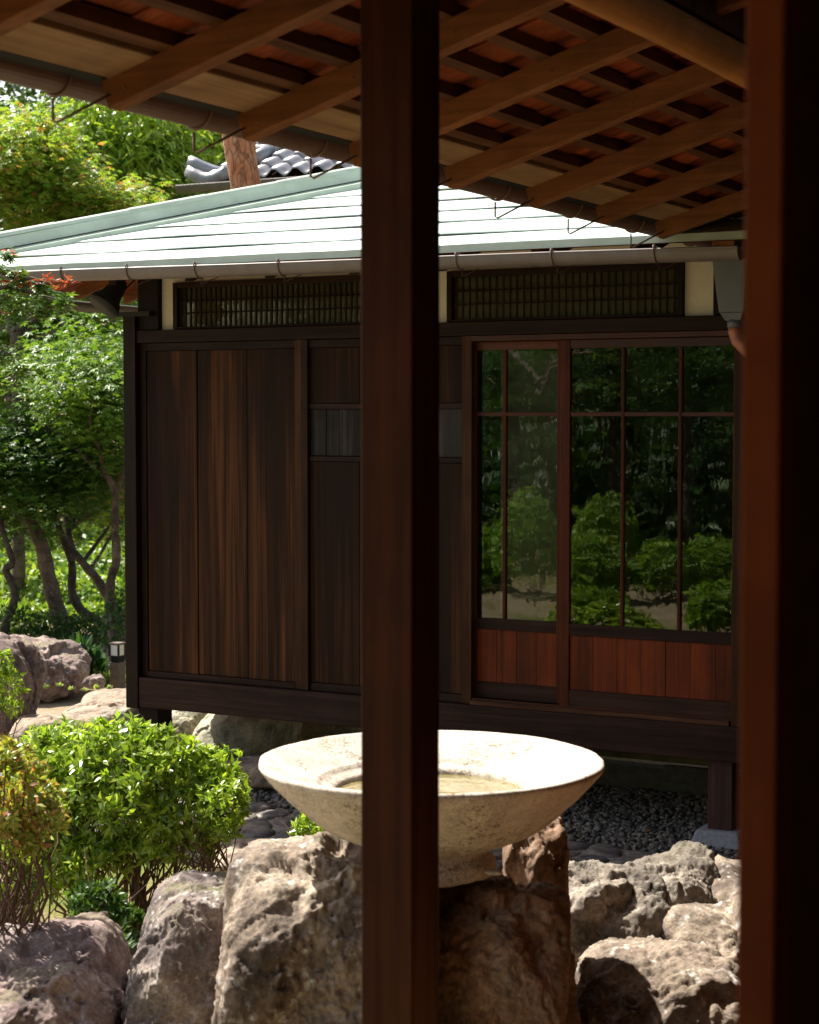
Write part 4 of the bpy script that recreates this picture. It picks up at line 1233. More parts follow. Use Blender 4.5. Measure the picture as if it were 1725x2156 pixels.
rock_px('rock', 1100, 1400, 1834, 2330, 6.0, .30, M['rock_grey'], sub=7, seed=152, p=10, rough=.07, ridge=.062, freq=4.0, nobl=7, strat=(.6, 0, .8),
        extra=[((0, -.9, .8), 1.1)],
        label='craggy grey rock directly right of the pillar', cat='rock')
rock_px('rock', 1290, 1530, 1826, 2330, 6.15, .32, M['rock_grey'], sub=7, seed=158, p=7, rough=.07, ridge=.062, freq=4.0, nobl=7, strat=(.6, 0, .8),
        extra=[((-.5, -.8, .7), 1.08), ((.6, -.4, .7), 1.0)],
        label='craggy grey green rock with a pale diagonal crest, in front of the foundation stone', cat='rock')
rock_px('rock', 1470, 1800, 1826, 2330, 6.25, .3, M['rock_gold'], sub=6, seed=63, p=6, rough=.05, ridge=.07, freq=3.5, nobl=6,
        label='pale tan rock partly hidden by the door edge at the right', cat='rock')
rock_px('rock', 1215, 1610, 2018, 2480, 5.45, .34, M['rock_gold'], sub=7, seed=171, p=10, rough=.07, ridge=.058, freq=3.6, nobl=6, strat=(.8, 0, .4),
        extra=[((-.6, -.5, .75), 1.0), ((.3, -.9, .7), 1.15)],
        label='low tan rock at the bottom right between the pillar and the door edge', cat='rock')
rock_px('rock', 1400, 1720, 1930, 2420, 5.75, .22, M['rock_gold'], sub=6, seed=76, p=7, rough=.05, ridge=.07, freq=3.6, nobl=6,
        label='sandy ledge rock behind the low tan rock at the bottom right', cat='rock')

# ================================================================== MIDDLE-GROUND BOULDERS
def ground_t(v, z=GZ): return (EYE - z) * FOC / (v - 870)
rock_px('rock', -70, 88, 1328, 1540, 10.6, .35, M['rock_purple'], sub=6, seed=101, p=5, rough=.05, ridge=.05, extra=[((.75, 0, .6), .95)],
        label='upright purple boulder at the left edge with a flared foot', cat='rock')
rock_px('rock', -40, 205, 1340, 1475, 12.9, .42, M['rock_purple'], sub=6, seed=107, p=4, rough=.06, ridge=.09, extra=[((.75, -.1, .75), .80), ((.4, 0, 1), .95)],
        label='large pinkish boulder sloping down to the right behind the upright purple one', cat='rock')
rock_px('rock', 178, 226, 1420, 1452, 12.6, .1, M['rock_purple'], sub=5, seed=109, p=4, ridge=.12,
        label='small rugged stone at the toe of the large pinkish boulder', cat='rock')
rock_px('rock', 110, 300, 1470, 1580, 11.3, .34, M['rock_sand'], sub=6, seed=113, p=4, rough=.03, ridge=.015,
        label='smooth rounded sandy boulder left of the house corner', cat='rock')
rock_px('rock', 150, 330, 1460, 1540, 12.0, .34, M['rock_sand'], sub=6, seed=115, p=4, rough=.03, ridge=.015,
        label='low sandy boulder beyond the smooth rounded one', cat='rock')
rock_px('rock', 212, 345, 1478, 1600, 10.75, .26, M['rock_grey'], sub=6, seed=118, p=5, rough=.05, ridge=.10,
        label='pitted grey rock by the foot of the corner post', cat='rock')
rock_px('rock', 20, 150, 1508, 1580, 10.1, .22, M['rock_sand'], sub=5, seed=121, p=9, rough=.02, ridge=.02,
        label='flat sandy stepping stone above the azalea', cat='rock')
rock_px('rock', 396, 640, 1480, 1596, 10.6, .34, M['rock_pale'], sub=6, seed=127, p=4, rough=.03, ridge=.015, extra=[((-.8, 0, .7), .95)],
        label='big pale green grey boulder seen beneath the raised floor', cat='rock')
rock_px('rock', 320, 440, 1470, 1600, 11.1, .3, M['rock_pale'], sub=6, seed=131, p=4, rough=.04, ridge=.03,
        label='tan boulder behind the foot of the corner post beneath the floor', cat='rock')
rock_px('rock', 600, 800, 1480, 1590, 11.2, .34, M['rock_pale'], sub=5, seed=133, p=5, rough=.03, ridge=.02,
        label='shaded tan boulder beneath the floor behind the inner support post', cat='rock')
rock_px('rock', 470, 640, 1598, 1650, 9.75, .2, M['rock_sand'], sub=5, seed=137, p=9, rough=.03, ridge=.03,
        label='flat sunlit stone slab left of the basin rim', cat='rock')
rock_px('rock', 440, 575, 1782, 1840, 8.0, .3, M['rock_sand'], sub=5, seed=139, p=7, rough=.04, ridge=.03,
        label='low sandy stone beside the cobbled path, behind the azalea', cat='rock')

# ================================================================== BOLLARD LAMP
LB = atT(248, 1446, 13.3)
lamp = thing('garden_lamp', LB, 'small square bollard lamp with a white lit-through head beside the house corner', 'lamp')
k = 13.3 / FOC
w = 15 * k
def lbox(name, w0, z0, z1, mat, w1=None):
    w1 = w1 or w0
    q = []
    for ww, zz in ((w0, z0), (w1, z1)):
        q.append([(LB.x + a * ww, LB.y + b * ww, LB.z + zz) for a, b in ((-1, -1), (1, -1), (1, 1), (-1, 1))])
    return MB().hexa(q[0], q[1]).build(name, mat, lamp, bev=.002)
H = 94 * k
w *= .78
lbox('lamp_body', w, -.1, H * .56, M['bollard'])
lbox('lamp_neck', w * .85, H * .56, H * .60, M['black'])
for i in range(3): lbox('louvre', w, H * (.60 + .035 * i), H * (.625 + .035 * i), M['black'])
lbox('lamp_core', w * .8, H * .60, H * .71, M['black'])
lbox('lamp_panel', w * .88, H * .71, H * .95, M['lampglass'])
for a in (-1, 1):
    for b in (-1, 1):
        MB().box(LB.x + a * w - .006, LB.x + a * w + .006, LB.y + b * w - .006, LB.y + b * w + .006, LB.z + H * .70, LB.z + H * .96).build('lamp_frame', M['black'], lamp)
lbox('lamp_cap', w * 1.12, H * .955, H * 1.0, M['bollard'], w * 1.05)

# ================================================================== TILED ROOF HOUSE beyond
TH = thing('tiled_house', atT(560, 420, 19) * 1.0, 'house beyond the pine with a grey tiled roof and an upturned corner tile', 'house')
ty = 15.6
c0 = atY(388, 392, ty)                       # eave corner
TS = .48; pit = .25; rowd = .22
prof = []
for i in range(13):
    t = i / 12
    prof.append((t * pit, .034 * math.sin(2 * math.pi * t + .6) + (.012 if i in (0, 12) else 0)))
def tile_mesh():
    mb = MB(); L = rowd + .05
    for s_, dz in ((0, -.02), (0, .0), (L, -.006)):
        for x, z in prof: mb.v.append((x, s_, z + TS * s_ * 1.0 + dz + (.028 if s_ == 0 else 0)))
    n = len(prof)
    for r_ in range(2):
        for k in range(n - 1): mb.f.append((r_ * n + k, r_ * n + k + 1, (r_ + 1) * n + k + 1, (r_ + 1) * n + k))
    me = mb.mesh('roof_tile'); me.materials.append(M['tile'])
    me.polygons.foreach_set('use_smooth', np.ones(len(me.polygons), bool)); return me
tm = tile_mesh()
for r_ in range(9):
    for c_ in range(15):
        inst('roof_tile', tm, (c0.x + .30 + c_ * pit, c0.y + r_ * rowd, c0.z + .06 + r_ * rowd * TS + random.uniform(-.003, .003)), TH)
# underlay and walls
xr_ = c0.x + .30 + 15 * pit
MB().hexa([(c0.x + .1, ty + .02, c0.z - .05), (xr_, ty + .02, c0.z - .05), (xr_, ty + 2.1, c0.z - .05 + 2.1 * TS), (c0.x + .1, ty + 2.1, c0.z - .05 + 2.1 * TS)],
          [(c0.x + .1, ty + .02, c0.z - .02), (xr_, ty + .02, c0.z - .02), (xr_, ty + 2.1, c0.z - .02 + 2.1 * TS), (c0.x + .1, ty + 2.1, c0.z - .02 + 2.1 * TS)]).build('roof_underlay', M['batten'], TH)
MB().box(c0.x + .6, xr_, ty + .6, ty + 4, GZ, c0.z + .1).build('wall', M['plaster'], TH)
# corner tiles sweeping up to a horn
mb = MB(); pts_ = []
for i in range(9):
    s_ = i / 8; pts_.append(Vector((c0.x + .02 + s_ * .62, c0.y + .05 + s_ * .25, c0.z + .24 - .16 * math.sin(s_ * math.pi * .62) + .05 * s_)))
mb.tube(pts_, [.085, .08, .072, .066, .062, .058, .055, .052, .05], 14)
mb.build('horn_tile', M['tile'], TH, True)
mb = MB()
pts_ = [Vector((c0.x + .06 + .5 * s_, c0.y + .0, c0.z + .13 - .1 * math.sin(s_ * 3) + .02)) for s_ in np.linspace(0, 1, 7)]
mb.tube(pts_, [.07] * 7, 10); mb.build('corner_tile', M['tile'], TH, True)
# stacked descending ridge seen end-on
for j in range(5):
    for q in range(2):
        mb = MB(); y_ = c0.y + .25 + j * .16; zz = c0.z + .20 + j * .105
        x_ = c0.x + .50 + q * .07
        mb.tube([(x_ - .06, y_, zz), (x_ + .13, y_ + .05, zz + .012)], [.046, .042], 12); mb.build('ridge_tile', M['tile'], TH, True)
for j in range(7):
    y_ = c0.y + .3 + j * .25
    MB().tube([(c0.x + .66 + j * .02, y_, c0.z + .26 + j * .12), (c0.x + .68 + j * .02, y_ + .26, c0.z + .28 + (j + 1) * .12)], .07, 12).build('ridge_tile', M['tile'], TH, True)
half_gutter((c0.x - .02, ty - .06, c0.z - .01), (xr_, ty - .06, c0.z - .01), .07, M['gutter'], TH)

# ================================================================== TREES
def tree(name, trunk_px, t, w_px, bark, crown_fn, label, group='trees beyond the garden house', limbs=None, mat=None, trunk_pts=None, cat='tree'):
    k = t / FOC
    pts_ = trunk_pts or [atT(u, v, t + random.uniform(-.05, .05)) for u, v in trunk_px]
    # carry the trunk into the ground
    b0 = pts_[0]
    foot = Vector((b0.x, b0.y, GZ - .1))
    root = thing(name, (foot.x, foot.y, GZ), label, cat, group)
    P = [foot] + pts_ if b0.z > GZ else pts_
    # smooth by Catmull-Rom
    sm = []
    for i in range(len(P) - 1):
        p0, p1, p2, p3 = P[max(i - 1, 0)], P[i], P[i + 1], P[min(i + 2, len(P) - 1)]
        for j in range(4):
            s_ = j / 4
            sm.append(0.5 * ((2 * p1) + (-p0 + p2) * s_ + (2 * p0 - 5 * p1 + 4 * p2 - p3) * s_ ** 2 + (-p0 + 3 * p1 - 3 * p2 + p3) * s_ ** 3))
    sm.append(P[-1])
    r0 = w_px * k / 2
    mb = MB(); n = len(sm)
    mb.tube(sm, [r0 * (1.12 - .6 * i / n) * (1 + .06 * math.sin(i * 1.9)) for i in range(n)], 12, False)
    V = np.array(mb.v); 
    mb.v = [tuple(x) for x in V + RNG.normal(0, r0 * .04, V.shape)]
    if limbs:
        for L in limbs:
            q = [atT(u, v, t + random.uniform(-.2, .2)) for u, v in L[1]]
            mb.tube(q, [L[0] * k / 2 * (1.05 - .5 * i / len(q)) for i in range(len(q))], 8, False)
    C, (cv, cf) = crown_fn()
    sel = C[RNG.choice(len(C), min(16, len(C)), replace=False)]
    limb_bundle(mb, sm, r0 * .35, [Vector(c) for c in sel], .004)
    mb.build('trunk', bark, root, True)
    npmesh('crown', cv, cf, mat, root)
    return root

def crown_px(u, v, t, ru, rv, rt, n, rad, per, size, tmpl, thick=.05, power=.45, droop=.25):
    """crown of flat leaf tiers: centre (u, v, t), half sizes in sheet pixels and metres of depth"""
    def fn():
        c = atT(u, v, t); k = t / FOC
        P, d = ell_points(n, (0, 0, 0), (1, 1, 1), power)
        P = P * (0.95 + 0.75 * perlin(d * 1.9 + u * .13))[:, None]
        W = np.array(c)[None] + P[:, 0:1] * ru * k * np.array(RV)[None] + P[:, 1:2] * rt * np.array(FV)[None] + P[:, 2:3] * rv * k * np.array([0, 0, 1])[None]
        return W, sprays(W, RNG.uniform(.6, 1.3, n) * rad, thick, per, size, tmpl, droop)
    return fn
MAP, OVA, SIM, LON = T_maple(), T_oval(), T_simple(), T_long()

tree('maple_tree', [(239, 1352), (231, 1278), (234, 1220), (245, 1176), (242, 1102), (243, 1038), (218, 985), (211, 927), (205, 850)], 15.0, 21, M['bark'],
     crown_px(215, 820, 15.0, 140, 160, 1.2, 170, .32, 46, .06, MAP), 'slender maple with a pale forked trunk directly behind the garden lamp', mat=M['leaf_maple'],
     limbs=[(15, [(244, 1040), (252, 1009), (270, 970), (300, 920)]), (9, [(216, 1000), (180, 965), (146, 927), (60, 870)])])
tree('maple_tree', [(223, 1322), (176, 1290), (152, 1249), (151, 1184), (126, 1117), (110, 1060), (100, 980)], 16.0, 22, M['bark_dark'],
     crown_px(70, 985, 15.6, 170, 110, 1.2, 170, .34, 60, .06, MAP), 'maple with a dark trunk bowed out to the left, behind the bamboo grass', mat=M['leaf_maple_dark'])
tree('maple_tree', [(262, 1320), (243, 1284), (205, 1220), (173, 1184), (150, 1150), (140, 1090)], 16.6, 23, M['bark_dark'],
     crown_px(250, 1010, 17.5, 110, 80, 1.0, 90, .34, 50, .06, MAP), 'maple with a dark trunk leaning steeply left behind the forked one', mat=M['leaf_maple_light'])
tree('garden_tree', [(140, 1352), (122, 1290), (103, 1220), (88, 1149), (59, 1073), (40, 900), (30, 700)], 15.6, 38, M['bark'],
     crown_px(60, 660, 16.5, 220, 150, 1.3, 150, .36, 42, .065, MAP), 'tree with the thickest straight trunk, leaning left above the pinkish boulder', mat=M['leaf_maple'])
tree('garden_tree', [(6, 1334), (32, 1255), (12, 1199), (26, 1184), (6, 1117), (-20, 1000)], 15.2, 19, M['bark_dark'],
     crown_px(-40, 960, 15.4, 110, 100, 1.0, 100, .34, 50, .06, MAP), 'tree with a thin crooked dark trunk at the left edge', mat=M['leaf_maple'])
tree('maple_tree', [(40, 1300), (38, 900), (45, 700), (60, 480)], 18.5, 26, M['bark_dark'],
     crown_px(40, 350, 17.5, 170, 135, 1.4, 210, .36, 60, .065, MAP), 'yellow green maple with red tinged tips, top left above the copper roof', mat=M['leaf_maple_light'],
     limbs=[(9, [(70, 470), (84, 420), (110, 370), (120, 330)])])
tree('maple_tree', [(330, 1300), (320, 900), (300, 600), (290, 480)], 19.0, 26, M['bark_dark'],
     crown_px(215, 440, 18.0, 115, 65, 1.3, 130, .34, 60, .06, MAP), 'low maple crown with reddish tips showing just above the copper ridge', mat=M['leaf_maple_light'])
tree('broadleaf_tree', [(300, 1300), (300, 800), (310, 500), (325, 410), (335, 340)], 24.5, 26, M['bark_dark'],
     crown_px(290, 300, 24.5, 180, 135, 1.8, 620, .24, 16, .19, LON, thick=.10, droop=.6), 'broad-leaved tree with long glossy drooping leaves left of the tiled roof', mat=M['leaf_long'],
     limbs=[(16, [(262, 430), (255, 400), (235, 372)]), (10, [(330, 380), (350, 340), (385, 320)])])
tree('broadleaf_tree', [(560, 1300), (560, 800), (530, 400), (480, 260)], 27.5, 30, M['bark_dark'],
     crown_px(450, 270, 27, 150, 120, 1.6, 330, .26, 18, .19, LON, thick=.10, droop=.6), 'broad-leaved tree beside the horn of the tiled roof', mat=M['leaf_long'])
# darker masses further off
def cloud(name, spots, n, size, mat, label, tm_=SIM, cat='trees', kind='stuff'):
    parts = []
    for (c, r) in spots:
        P, d = ell_points(n, c, r, .33)
        q = perlin(P * 0.9 + 3) + .25
        P = P[q > 0]; d = d[q > 0]
        D = RNG.normal(size=P.shape); U = d + RNG.normal(0, .5, P.shape) + np.array([0, 0, .5])
        parts.append(leaves(P, D, U, RNG.uniform(.6, 1.3, len(P)) * size, tm_))
    V, F = join(parts)
    o = npmesh(name, V, F, mat); tag(o, label, cat, None, kind); return o
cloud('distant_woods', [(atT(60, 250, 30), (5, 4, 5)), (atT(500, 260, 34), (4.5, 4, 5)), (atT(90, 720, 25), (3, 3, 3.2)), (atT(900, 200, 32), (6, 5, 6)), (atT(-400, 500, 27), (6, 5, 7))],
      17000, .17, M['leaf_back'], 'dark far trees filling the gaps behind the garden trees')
cloud('undergrowth', [(atT(60, 1140, 24), (2.6, 2, .75)), (atT(260, 1130, 23), (2.2, 2, .75)), (atT(0, 1250, 19.5), (1.6, .6, .5)), (atT(250, 1240, 19.5), (1.2, .6, .5)), (atT(120, 1270, 18.6), (1.2, .4, .32)), (atT(60, 1312, 17.2), (.8, .3, .16)), (atT(230, 1312, 17.4), (.6, .3, .16))],
      6500, .085, M['leaf_under'], 'bright low undergrowth beyond the tree trunks')
# dark low shrub line at the foot of the trunks
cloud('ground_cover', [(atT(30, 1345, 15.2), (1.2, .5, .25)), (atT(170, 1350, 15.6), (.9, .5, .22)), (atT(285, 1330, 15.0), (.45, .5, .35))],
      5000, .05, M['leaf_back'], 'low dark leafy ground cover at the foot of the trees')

# pine trunk in front of the tiled roof
pine = thing('pine_tree', Vector((*atT(520, 900, 14.0).to_2d(), GZ)), 'red-barked pine trunk rising behind the copper ridge', 'tree')
mb = MB()
k = 14.0 / FOC
P_ = [atT(560, 1200, 14.0), atT(548, 800, 14.0), atT(530, 500, 14.0), atT(521, 420, 14.0), atT(516, 385, 14.0), atT(511, 350, 14.0), atT(505, 320, 14.0), atT(502, 290, 14.0), atT(500, 200, 14.0), atT(510, 60, 14.0), atT(530, -200, 14.0)]
P_[0].z = GZ - .1
mb.tube(P_, [x * k for x in (46, 40, 36, 34, 32.5, 32, 32.5, 34, 33, 30, 24)], 26)
# subdivide relief
V = np.array(mb.v); mb.v = [tuple(x) for x in V + RNG.normal(0, .004, V.shape)]
mb.build('trunk', M['pine'], pine, True)
C_, _d = ell_points(160, atT(540, -420, 14.0), (1.6, 1.6, .7), .4)
npmesh('crown', *sprays(C_, .4, .05, 60, .11, SIM, 0), M['leaf_back'], pine)

# near maple reaching in from the left with red winged seeds
mt = thing('maple_tree', (-6.6, 4.0, GZ), 'maple branch with blue green leaves and red winged seeds reaching in from the left edge', 'tree')
mb = MB()
tb = [Vector((-6.6, 4.0, GZ - .1)), Vector((-6.5, 4.05, .5)), Vector((-6.4, 4.1, 1.2)), Vector((-6.2, 4.2, 1.7)), Vector((-5.6, 4.5, 1.95)), atT(-380, 760, 6.65)]
mb.tube(tb, [.06, .05, .042, .034, .024, .014], 10, False)
C1 = []
for br in ([(-380, 760), (-250, 660), (-120, 610), (-20, 600), (60, 615), (118, 628)], [(-380, 800), (-250, 690), (-100, 650), (0, 640), (70, 645)],
           [(-380, 900), (-250, 800), (-120, 750), (-40, 735), (20, 745)], [(-250, 660), (-100, 580), (-30, 555), (25, 572)], [(-380, 700), (-200, 600), (-60, 540), (30, 590), (90, 600)],
           [(-60, 620), (20, 600), (70, 585), (112, 600)]):
    q = [atT(u + random.uniform(-6, 6), v, 6.6 + random.uniform(-.12, .12)) for u, v in br]
    mb.tube(q, [.010 * (1 - i / (len(q) + .3)) + .0012 for i in range(len(q))], 6, False)
    for i in range(len(q) - 3, len(q)):
        for j in range(3): C1.append(q[i - 1].lerp(q[i], random.random()))
mb.build('trunk', M['bark'], mt, True)
spots = [(-60, 620, 30), (0, 605, 30), (50, 612, 28), (100, 620, 22), (138, 632, 14), (-40, 640, 30), (20, 645, 28), (70, 650, 22), (-60, 750, 30), (-20, 740, 30), (20, 752, 24), (40, 775, 14),
         (-30, 560, 22), (10, 570, 20), (40, 580, 12), (-100, 640, 40), (-100, 760, 40), (15, 540, 10), (60, 632, 26), (110, 640, 16), (0, 625, 30), (90, 600, 14)]
Cs = np.array([atT(u, v, 6.6 + random.uniform(-.15, .15)) for u, v, r in spots])
npmesh('leaves', *sprays(Cs, np.array([r * 6.6 / FOC * 1.1 for u, v, r in spots]), .014, 26, .036, MAP, .3), M['leaf_near'], mt)
sp_ = np.array([atT(u + random.uniform(-7, 7), v + random.uniform(-8, 6), 6.55) for u, v in [(15, 530), (28, 535), (95, 585), (102, 592), (118, 596), (140, 598), (148, 600), (150, 592), (120, 600), (132, 606), (45, 590), (50, 598), (20, 590), (8, 600), (62, 600), (70, 605), (100, 600), (38, 580), (5, 588), (-5, 600), (142, 590), (146, 584), (10, 660), (100, 598), (105, 582), (86, 596)] for _ in range(2)])
nS = len(sp_)
D1 = RNG.normal(size=(nS, 3)); D1[:, 2] = np.abs(D1[:, 2]) * .3; 
v1 = leaves(sp_, D1, RNG.normal(size=(nS, 3)), .026, LON)
v2 = leaves(sp_, D1 * (-1, -1, 1) + RNG.normal(0, .3, (nS, 3)), RNG.normal(size=(nS, 3)), .026, LON)
npmesh('winged_seeds', *join([v1, v2]), M['samara'], mt)['kind'] = 'stuff'

# ================================================================== SHRUBS
def shrub(name, lobes, t, nros, size, label, mat, k=6, depth=1.0, stems=26, foot=None, extra=None, twigmat=None, tmpl=None, group=None, lower=-.35, mirror=False, up=.35):
    """lobes: (u, v, ru, rv) ellipsoids at depth t + dt; leaves stand in rosettes on their shell"""
    kk = t / FOC
    E_ = []
    for L in lobes:
        c = atT(L[0], L[1], t + (L[4] if len(L) > 4 else 0)); 
        E_.append((np.array(c), L[2] * kk, (L[2] + L[3]) / 2 * kk * depth, L[3] * kk))
    A = np.array([RV, FV, (0, 0, 1)])
    CC, NN = [], []
    for (c, a, b_, h) in E_:
        n = int(nros * (a * b_ + a * h + b_ * h) / sum(q[1] * q[2] + q[1] * q[3] + q[2] * q[3] for q in E_))
        d = RNG.normal(size=(n, 3)); d /= np.linalg.norm(d, axis=1)[:, None]
        d = d[d[:, 2] > lower]
        r = np.where(RNG.uniform(0, 1, len(d)) < .12, RNG.uniform(1.05, 1.20, len(d)), RNG.uniform(.72, 1.05, len(d)))
        loc = d * r[:, None] * np.array([a, b_, h])
        W = c + loc @ A
        W = W + (fbm(W * 6, 2) * .03)[:, None] * (d @ A)
        CC.append(W); NN.append(d @ A)
    C = np.concatenate(CC); Nn = np.concatenate(NN)
    keepm = np.ones(len(C), bool)
    for (c, a, b_, h) in E_:
        L = (C - c) @ A.T / np.array([a, b_, h]); keepm &= (np.linalg.norm(L, axis=1) > .70)
    gap = perlin(C * 12 + 2) > -.20
    C, Nn = C[keepm & gap], Nn[keepm & gap]
    Nn = Nn + np.array([0, 0, up]) + RNG.normal(0, .25, Nn.shape); Nn /= np.linalg.norm(Nn, axis=1)[:, None]
    V, F = rosettes(C, Nn, k, size, .7, tmpl or OVA)
    foot = foot or atT(lobes[0][0], lobes[0][1], t)
    fx = Vector((foot.x, foot.y, GZ))
    if mirror: 
        V = V.copy(); V[:, 1] = 16 - V[:, 1]; F = F[:, ::-1]; C = C.copy(); C[:, 1] = 16 - C[:, 1]; fx.y = 16 - fx.y
    root = thing(name, fx, label, 'shrub', group)
    npmesh('foliage', V, F, mat, root)
    if stems:
        mb = MB()
        cen = np.mean([e[0] for e in E_], 0); wd = max(e[1] for e in E_)
        for i in range(stems):
            tgt = Vector(C[RNG.integers(len(C))])
            s_ = fx + (Vector((tgt.x, tgt.y, GZ)) - fx) * random.uniform(.1, .8) + Vector((random.uniform(-.05, .05), random.uniform(-.05, .05), -.02))
            q = wiggle(s_, tgt, 6, .06)
            rs_ = random.choice((.0035, .0045, .006, .009)); mb.tube(q, [rs_ * (1 - i_ / 7.5) + .001 for i_ in range(7)], 6, False)
            for b_ in range(3):
                j = random.randint(2, 5); t2 = q[j] + Vector((random.uniform(-.14, .14), random.uniform(-.14, .14), random.uniform(.04, .18)))
                mb.tube(wiggle(q[j], t2, 3, .02), [.0035, .003, .002, .001], 5, False)
        mb.build('stems', twigmat or M['twig'], root, True)
    return root

shrub('azalea_shrub', [(135, 1640, 110, 100, .1), (245, 1615, 120, 85, 0), (330, 1650, 120, 95, -.05), (420, 1660, 92, 80, 0), (250, 1700, 130, 75, -.1), (380, 1715, 85, 60, -.1), (180, 1730, 90, 55, -.1), (110, 1760, 70, 45, -.1), (300, 1780, 70, 48, -.15), (60, 1790, 70, 50, -.1), (190, 1825, 60, 45, -.2), (110, 1860, 50, 40, -.2), (400, 1780, 40, 28, -.1)],
      7.0, 9500, .039, 'wide glossy green azalea bush with bare twiggy stems, left of the basin', M['leaf_azalea'], stems=60, foot=atT(260, 1900, 7.1), lower=-.45)
shrub('azalea_shrub', [(462, 1700, 50, 55, 0), (478, 1745, 34, 30, 0)], 6.8, 420, .029, 'small azalea sprig on thin bent stems at the right end of the wide bush', M['leaf_azalea'], stems=9, foot=atT(455, 1840, 6.8), lower=-.6)
pk = shrub('azalea_shrub', [(10, 1680, 95, 105, 0), (-50, 1640, 90, 80, .0), (75, 1725, 60, 60, 0), (20, 1760, 70, 55, 0)], 5.6, 2200, .027, 'nearer azalea at the left edge with withered pink flowers among its leaves', M['leaf_pink'], stems=26, foot=atT(-30, 1950, 5.6), lower=-.6)
Pf, d_ = ell_points(260, (0, 0, 0), (1, 1, 1), .4)
W = np.array(atT(15, 1690, 5.55)) + Pf @ np.array([[RV.x * .15, RV.y * .15, 0], [FV.x * .15, FV.y * .15, 0], [0, 0, .15]])
npmesh('withered_flowers', *leaves(W, RNG.normal(size=(260, 3)) + (0, 0, -.6), RNG.normal(size=(260, 3)), .018, LON), M['flower'], pk)['kind'] = 'stuff'
shrub('azalea_shrub', [(-20, 1450, 55, 75, 0), (-10, 1400, 35, 30, 0)], 9.0, 800, .032, 'leafy azalea at the left edge in front of the upright purple boulder', M['leaf_azalea'], stems=12, foot=atT(-20, 1560, 9.0), lower=-.6)
shrub('azalea_shrub', [(215, 1905, 55, 40, 0), (255, 1945, 45, 40, 0), (180, 1880, 30, 25, .1)], 6.3, 420, .034, 'dark green low leaves growing in the cleft between the bottom left rocks', M['leaf_maple_dark'], stems=12, foot=atT(235, 2050, 6.3), lower=-.8, k=6)
shrub('azalea_shrub', [(15, 1850, 60, 50, 0), (30, 1905, 45, 35, 0), (-40, 1860, 50, 60, 0)], 6.2, 900, .034, 'low azalea shoots at the left edge above the bottom left rock', M['leaf_azalea'], stems=10, foot=atT(20, 1990, 6.2), lower=-.8)
shrub('azalea_shrub', [(672, 1752, 52, 30, 0), (655, 1745, 25, 25, 0)], 6.5, 330, .032, 'small bright shrub peeping out beneath the basin behind the large tan rock', M['leaf_azalea'], stems=6, foot=atT(675, 1820, 6.5), lower=-.6)
rng2 = np.random.default_rng(9)
C_ = np.array([atT(245 + rng2.uniform(-28, 28), 2010 + rng2.uniform(-60, 90), 5.9 + rng2.uniform(-.1, .3)) for _ in range(70)])
tag(npmesh('ivy', *rosettes(C_, np.tile(np.array([0, -.4, .9]), (70, 1)), 3, .032, .9), M['leaf_maple_dark']), 'dark ivy leaves deep in the gap between the bottom left rocks', 'ivy', None, 'stuff')

# bamboo grass, striped grass, weeds
def blades(name, spots, t, n, L, mat, label, w=.09, cat='plant', kind=None, droop=.5):
    vs, fs, o_ = [], [], 0
    for (u, v, r) in spots:
        c = atT(u, v, t); k = t / FOC
        for _ in range(n):
            a = RNG.uniform(0, 2 * math.pi); p0 = np.array(c) + np.array([math.cos(a), math.sin(a), 0]) * RNG.uniform(0, r * k)
            a2 = RNG.uniform(0, 2 * math.pi); l = L * RNG.uniform(.6, 1.2); out = RNG.uniform(.3, 1.0)
            d = np.array([math.cos(a2), math.sin(a2), 0]); s_ = np.array([-math.sin(a2), math.cos(a2), 0]) * l * w
            q = []
            for i in range(5):
                x = i / 4; q.append(p0 + d * l * out * x * .7 + np.array([0, 0, 1]) * l * (x * (1 - .25 * out) - droop * out * x * x))
            ww = [.5, 1, .95, .6, .02]
            for i in range(5): vs += [q[i] - s_ * ww[i], q[i] + s_ * ww[i]]
            for i in range(4): fs.append((o_ + 2 * i, o_ + 2 * i + 1, o_ + 2 * i + 3, o_ + 2 * i + 2))
            o_ += 10
    o = npmesh(name, np.array(vs), np.array(fs), mat); return tag(o, label, cat, None, kind)
blades('bamboo_grass', [(165, 1420, 22), (190, 1400, 30), (140, 1395, 25), (205, 1425, 18), (165, 1380, 30)], 13.6, 55, .22, M['leaf_bamboo'], 'clump of dark green bamboo grass between the boulder and the garden lamp', .075)
blades('striped_grass', [(215, 1440, 16), (225, 1436, 16), (262, 1440, 10)], 13.5, 90, .16, M['leaf_grass'], 'tuft of pale striped grass beside the garden lamp', .03)
blades('weeds', [(100, 1450, 6), (150, 1452, 8), (178, 1455, 6), (90, 1445, 5), (205, 1450, 8), (125, 1445, 6), (228, 1452, 8)], 12.2, 12, .045, M['leaf_grass'], 'little weeds sprouting along the foot of the boulders', .2, 'weeds', 'stuff')

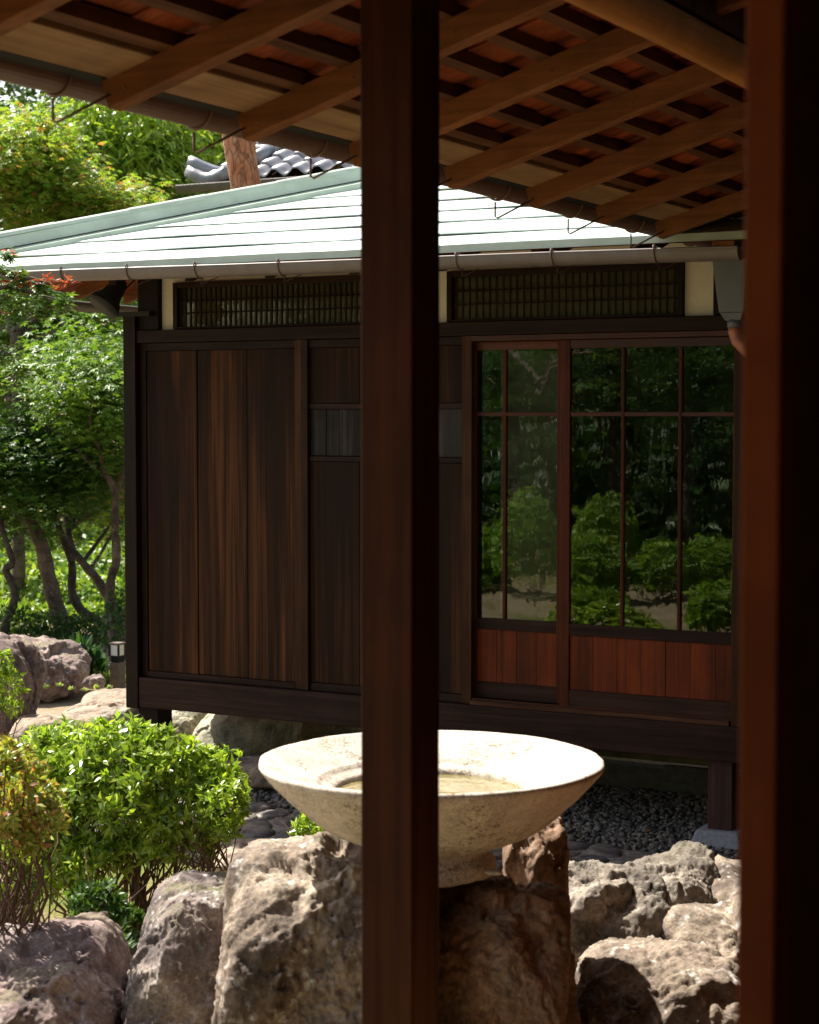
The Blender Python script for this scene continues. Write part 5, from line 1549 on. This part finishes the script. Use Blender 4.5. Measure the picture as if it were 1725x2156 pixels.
# ================================================================== THE GARDEN THE WINDOWS MIRROR (left of and behind the camera)
mounds = [((1105, 1150, 62, 100), 20.0, 'tallest rounded clipped shrub mirrored in the paler panes'),
          ((1020, 1190, 40, 70), 20.5, 'clipped shrub left of the tallest one across the lawn'),
          ((1250, 1200, 62, 65), 19.5, 'bright clipped shrub mirrored in the dark door pane nearest the stile'),
          ((1270, 1120, 60, 70), 23.0, 'clipped shrub behind the bright one across the garden'),
          ((1400, 1205, 62, 60), 19.8, 'clipped shrub mirrored across the middle pane'),
          ((1500, 1190, 60, 50), 21.5, 'broad clipped shrub mirrored in the last pane'),
          ((1250, 1272, 60, 24), 18.4, 'low wide clipped shrub in front of the bright mirrored one'),
          ((1520, 1285, 60, 50), 16.5, 'nearest leafy shrub mirrored low in the last pane')]
for (L, t, lab) in mounds:
    shrub('clipped_shrub', [L + (0,), (L[0] - L[2] * .5, L[1] + L[3] * .25, L[2] * .6, L[3] * .6, -.2), (L[0] + L[2] * .5, L[1] + L[3] * .3, L[2] * .6, L[3] * .6, .1)],
          t, 1500, .075, lab, M['leaf_mound'], k=4, stems=8, mirror=True, group='clipped shrubs across the garden', lower=-.6, tmpl=SIM)
def mtree(u, v, t, ru, rv, mat, lab, w=26):
    fn0 = crown_px(u, v, t, ru, rv, 1.3, 150, .42, 40, .09, SIM)
    def fn():
        C, (V, F) = fn0(); C = C.copy(); V = V.copy(); C[:, 1] = 16 - C[:, 1]; V[:, 1] = 16 - V[:, 1]; return C, (V, F[:, ::-1])
    tp = [mir(atT(u + random.uniform(-10, 10), vv, t)) for vv in (1180, 1050, 900, v)]
    tree('garden_tree', None, t, w, M['bark_dark'], fn, lab, 'trees across the garden', None, mat, tp)
mtree(1080, 780, 25, 170, 150, M['leaf_maple_dark'], 'leafy tree across the garden mirrored in the paler panes')
mtree(1290, 780, 24, 150, 140, M['leaf_back'], 'dark tree across the garden mirrored in the first dark pane')
mtree(1450, 760, 23, 150, 130, M['leaf_maple_dark'], 'deep green tree across the garden mirrored in the last pane')
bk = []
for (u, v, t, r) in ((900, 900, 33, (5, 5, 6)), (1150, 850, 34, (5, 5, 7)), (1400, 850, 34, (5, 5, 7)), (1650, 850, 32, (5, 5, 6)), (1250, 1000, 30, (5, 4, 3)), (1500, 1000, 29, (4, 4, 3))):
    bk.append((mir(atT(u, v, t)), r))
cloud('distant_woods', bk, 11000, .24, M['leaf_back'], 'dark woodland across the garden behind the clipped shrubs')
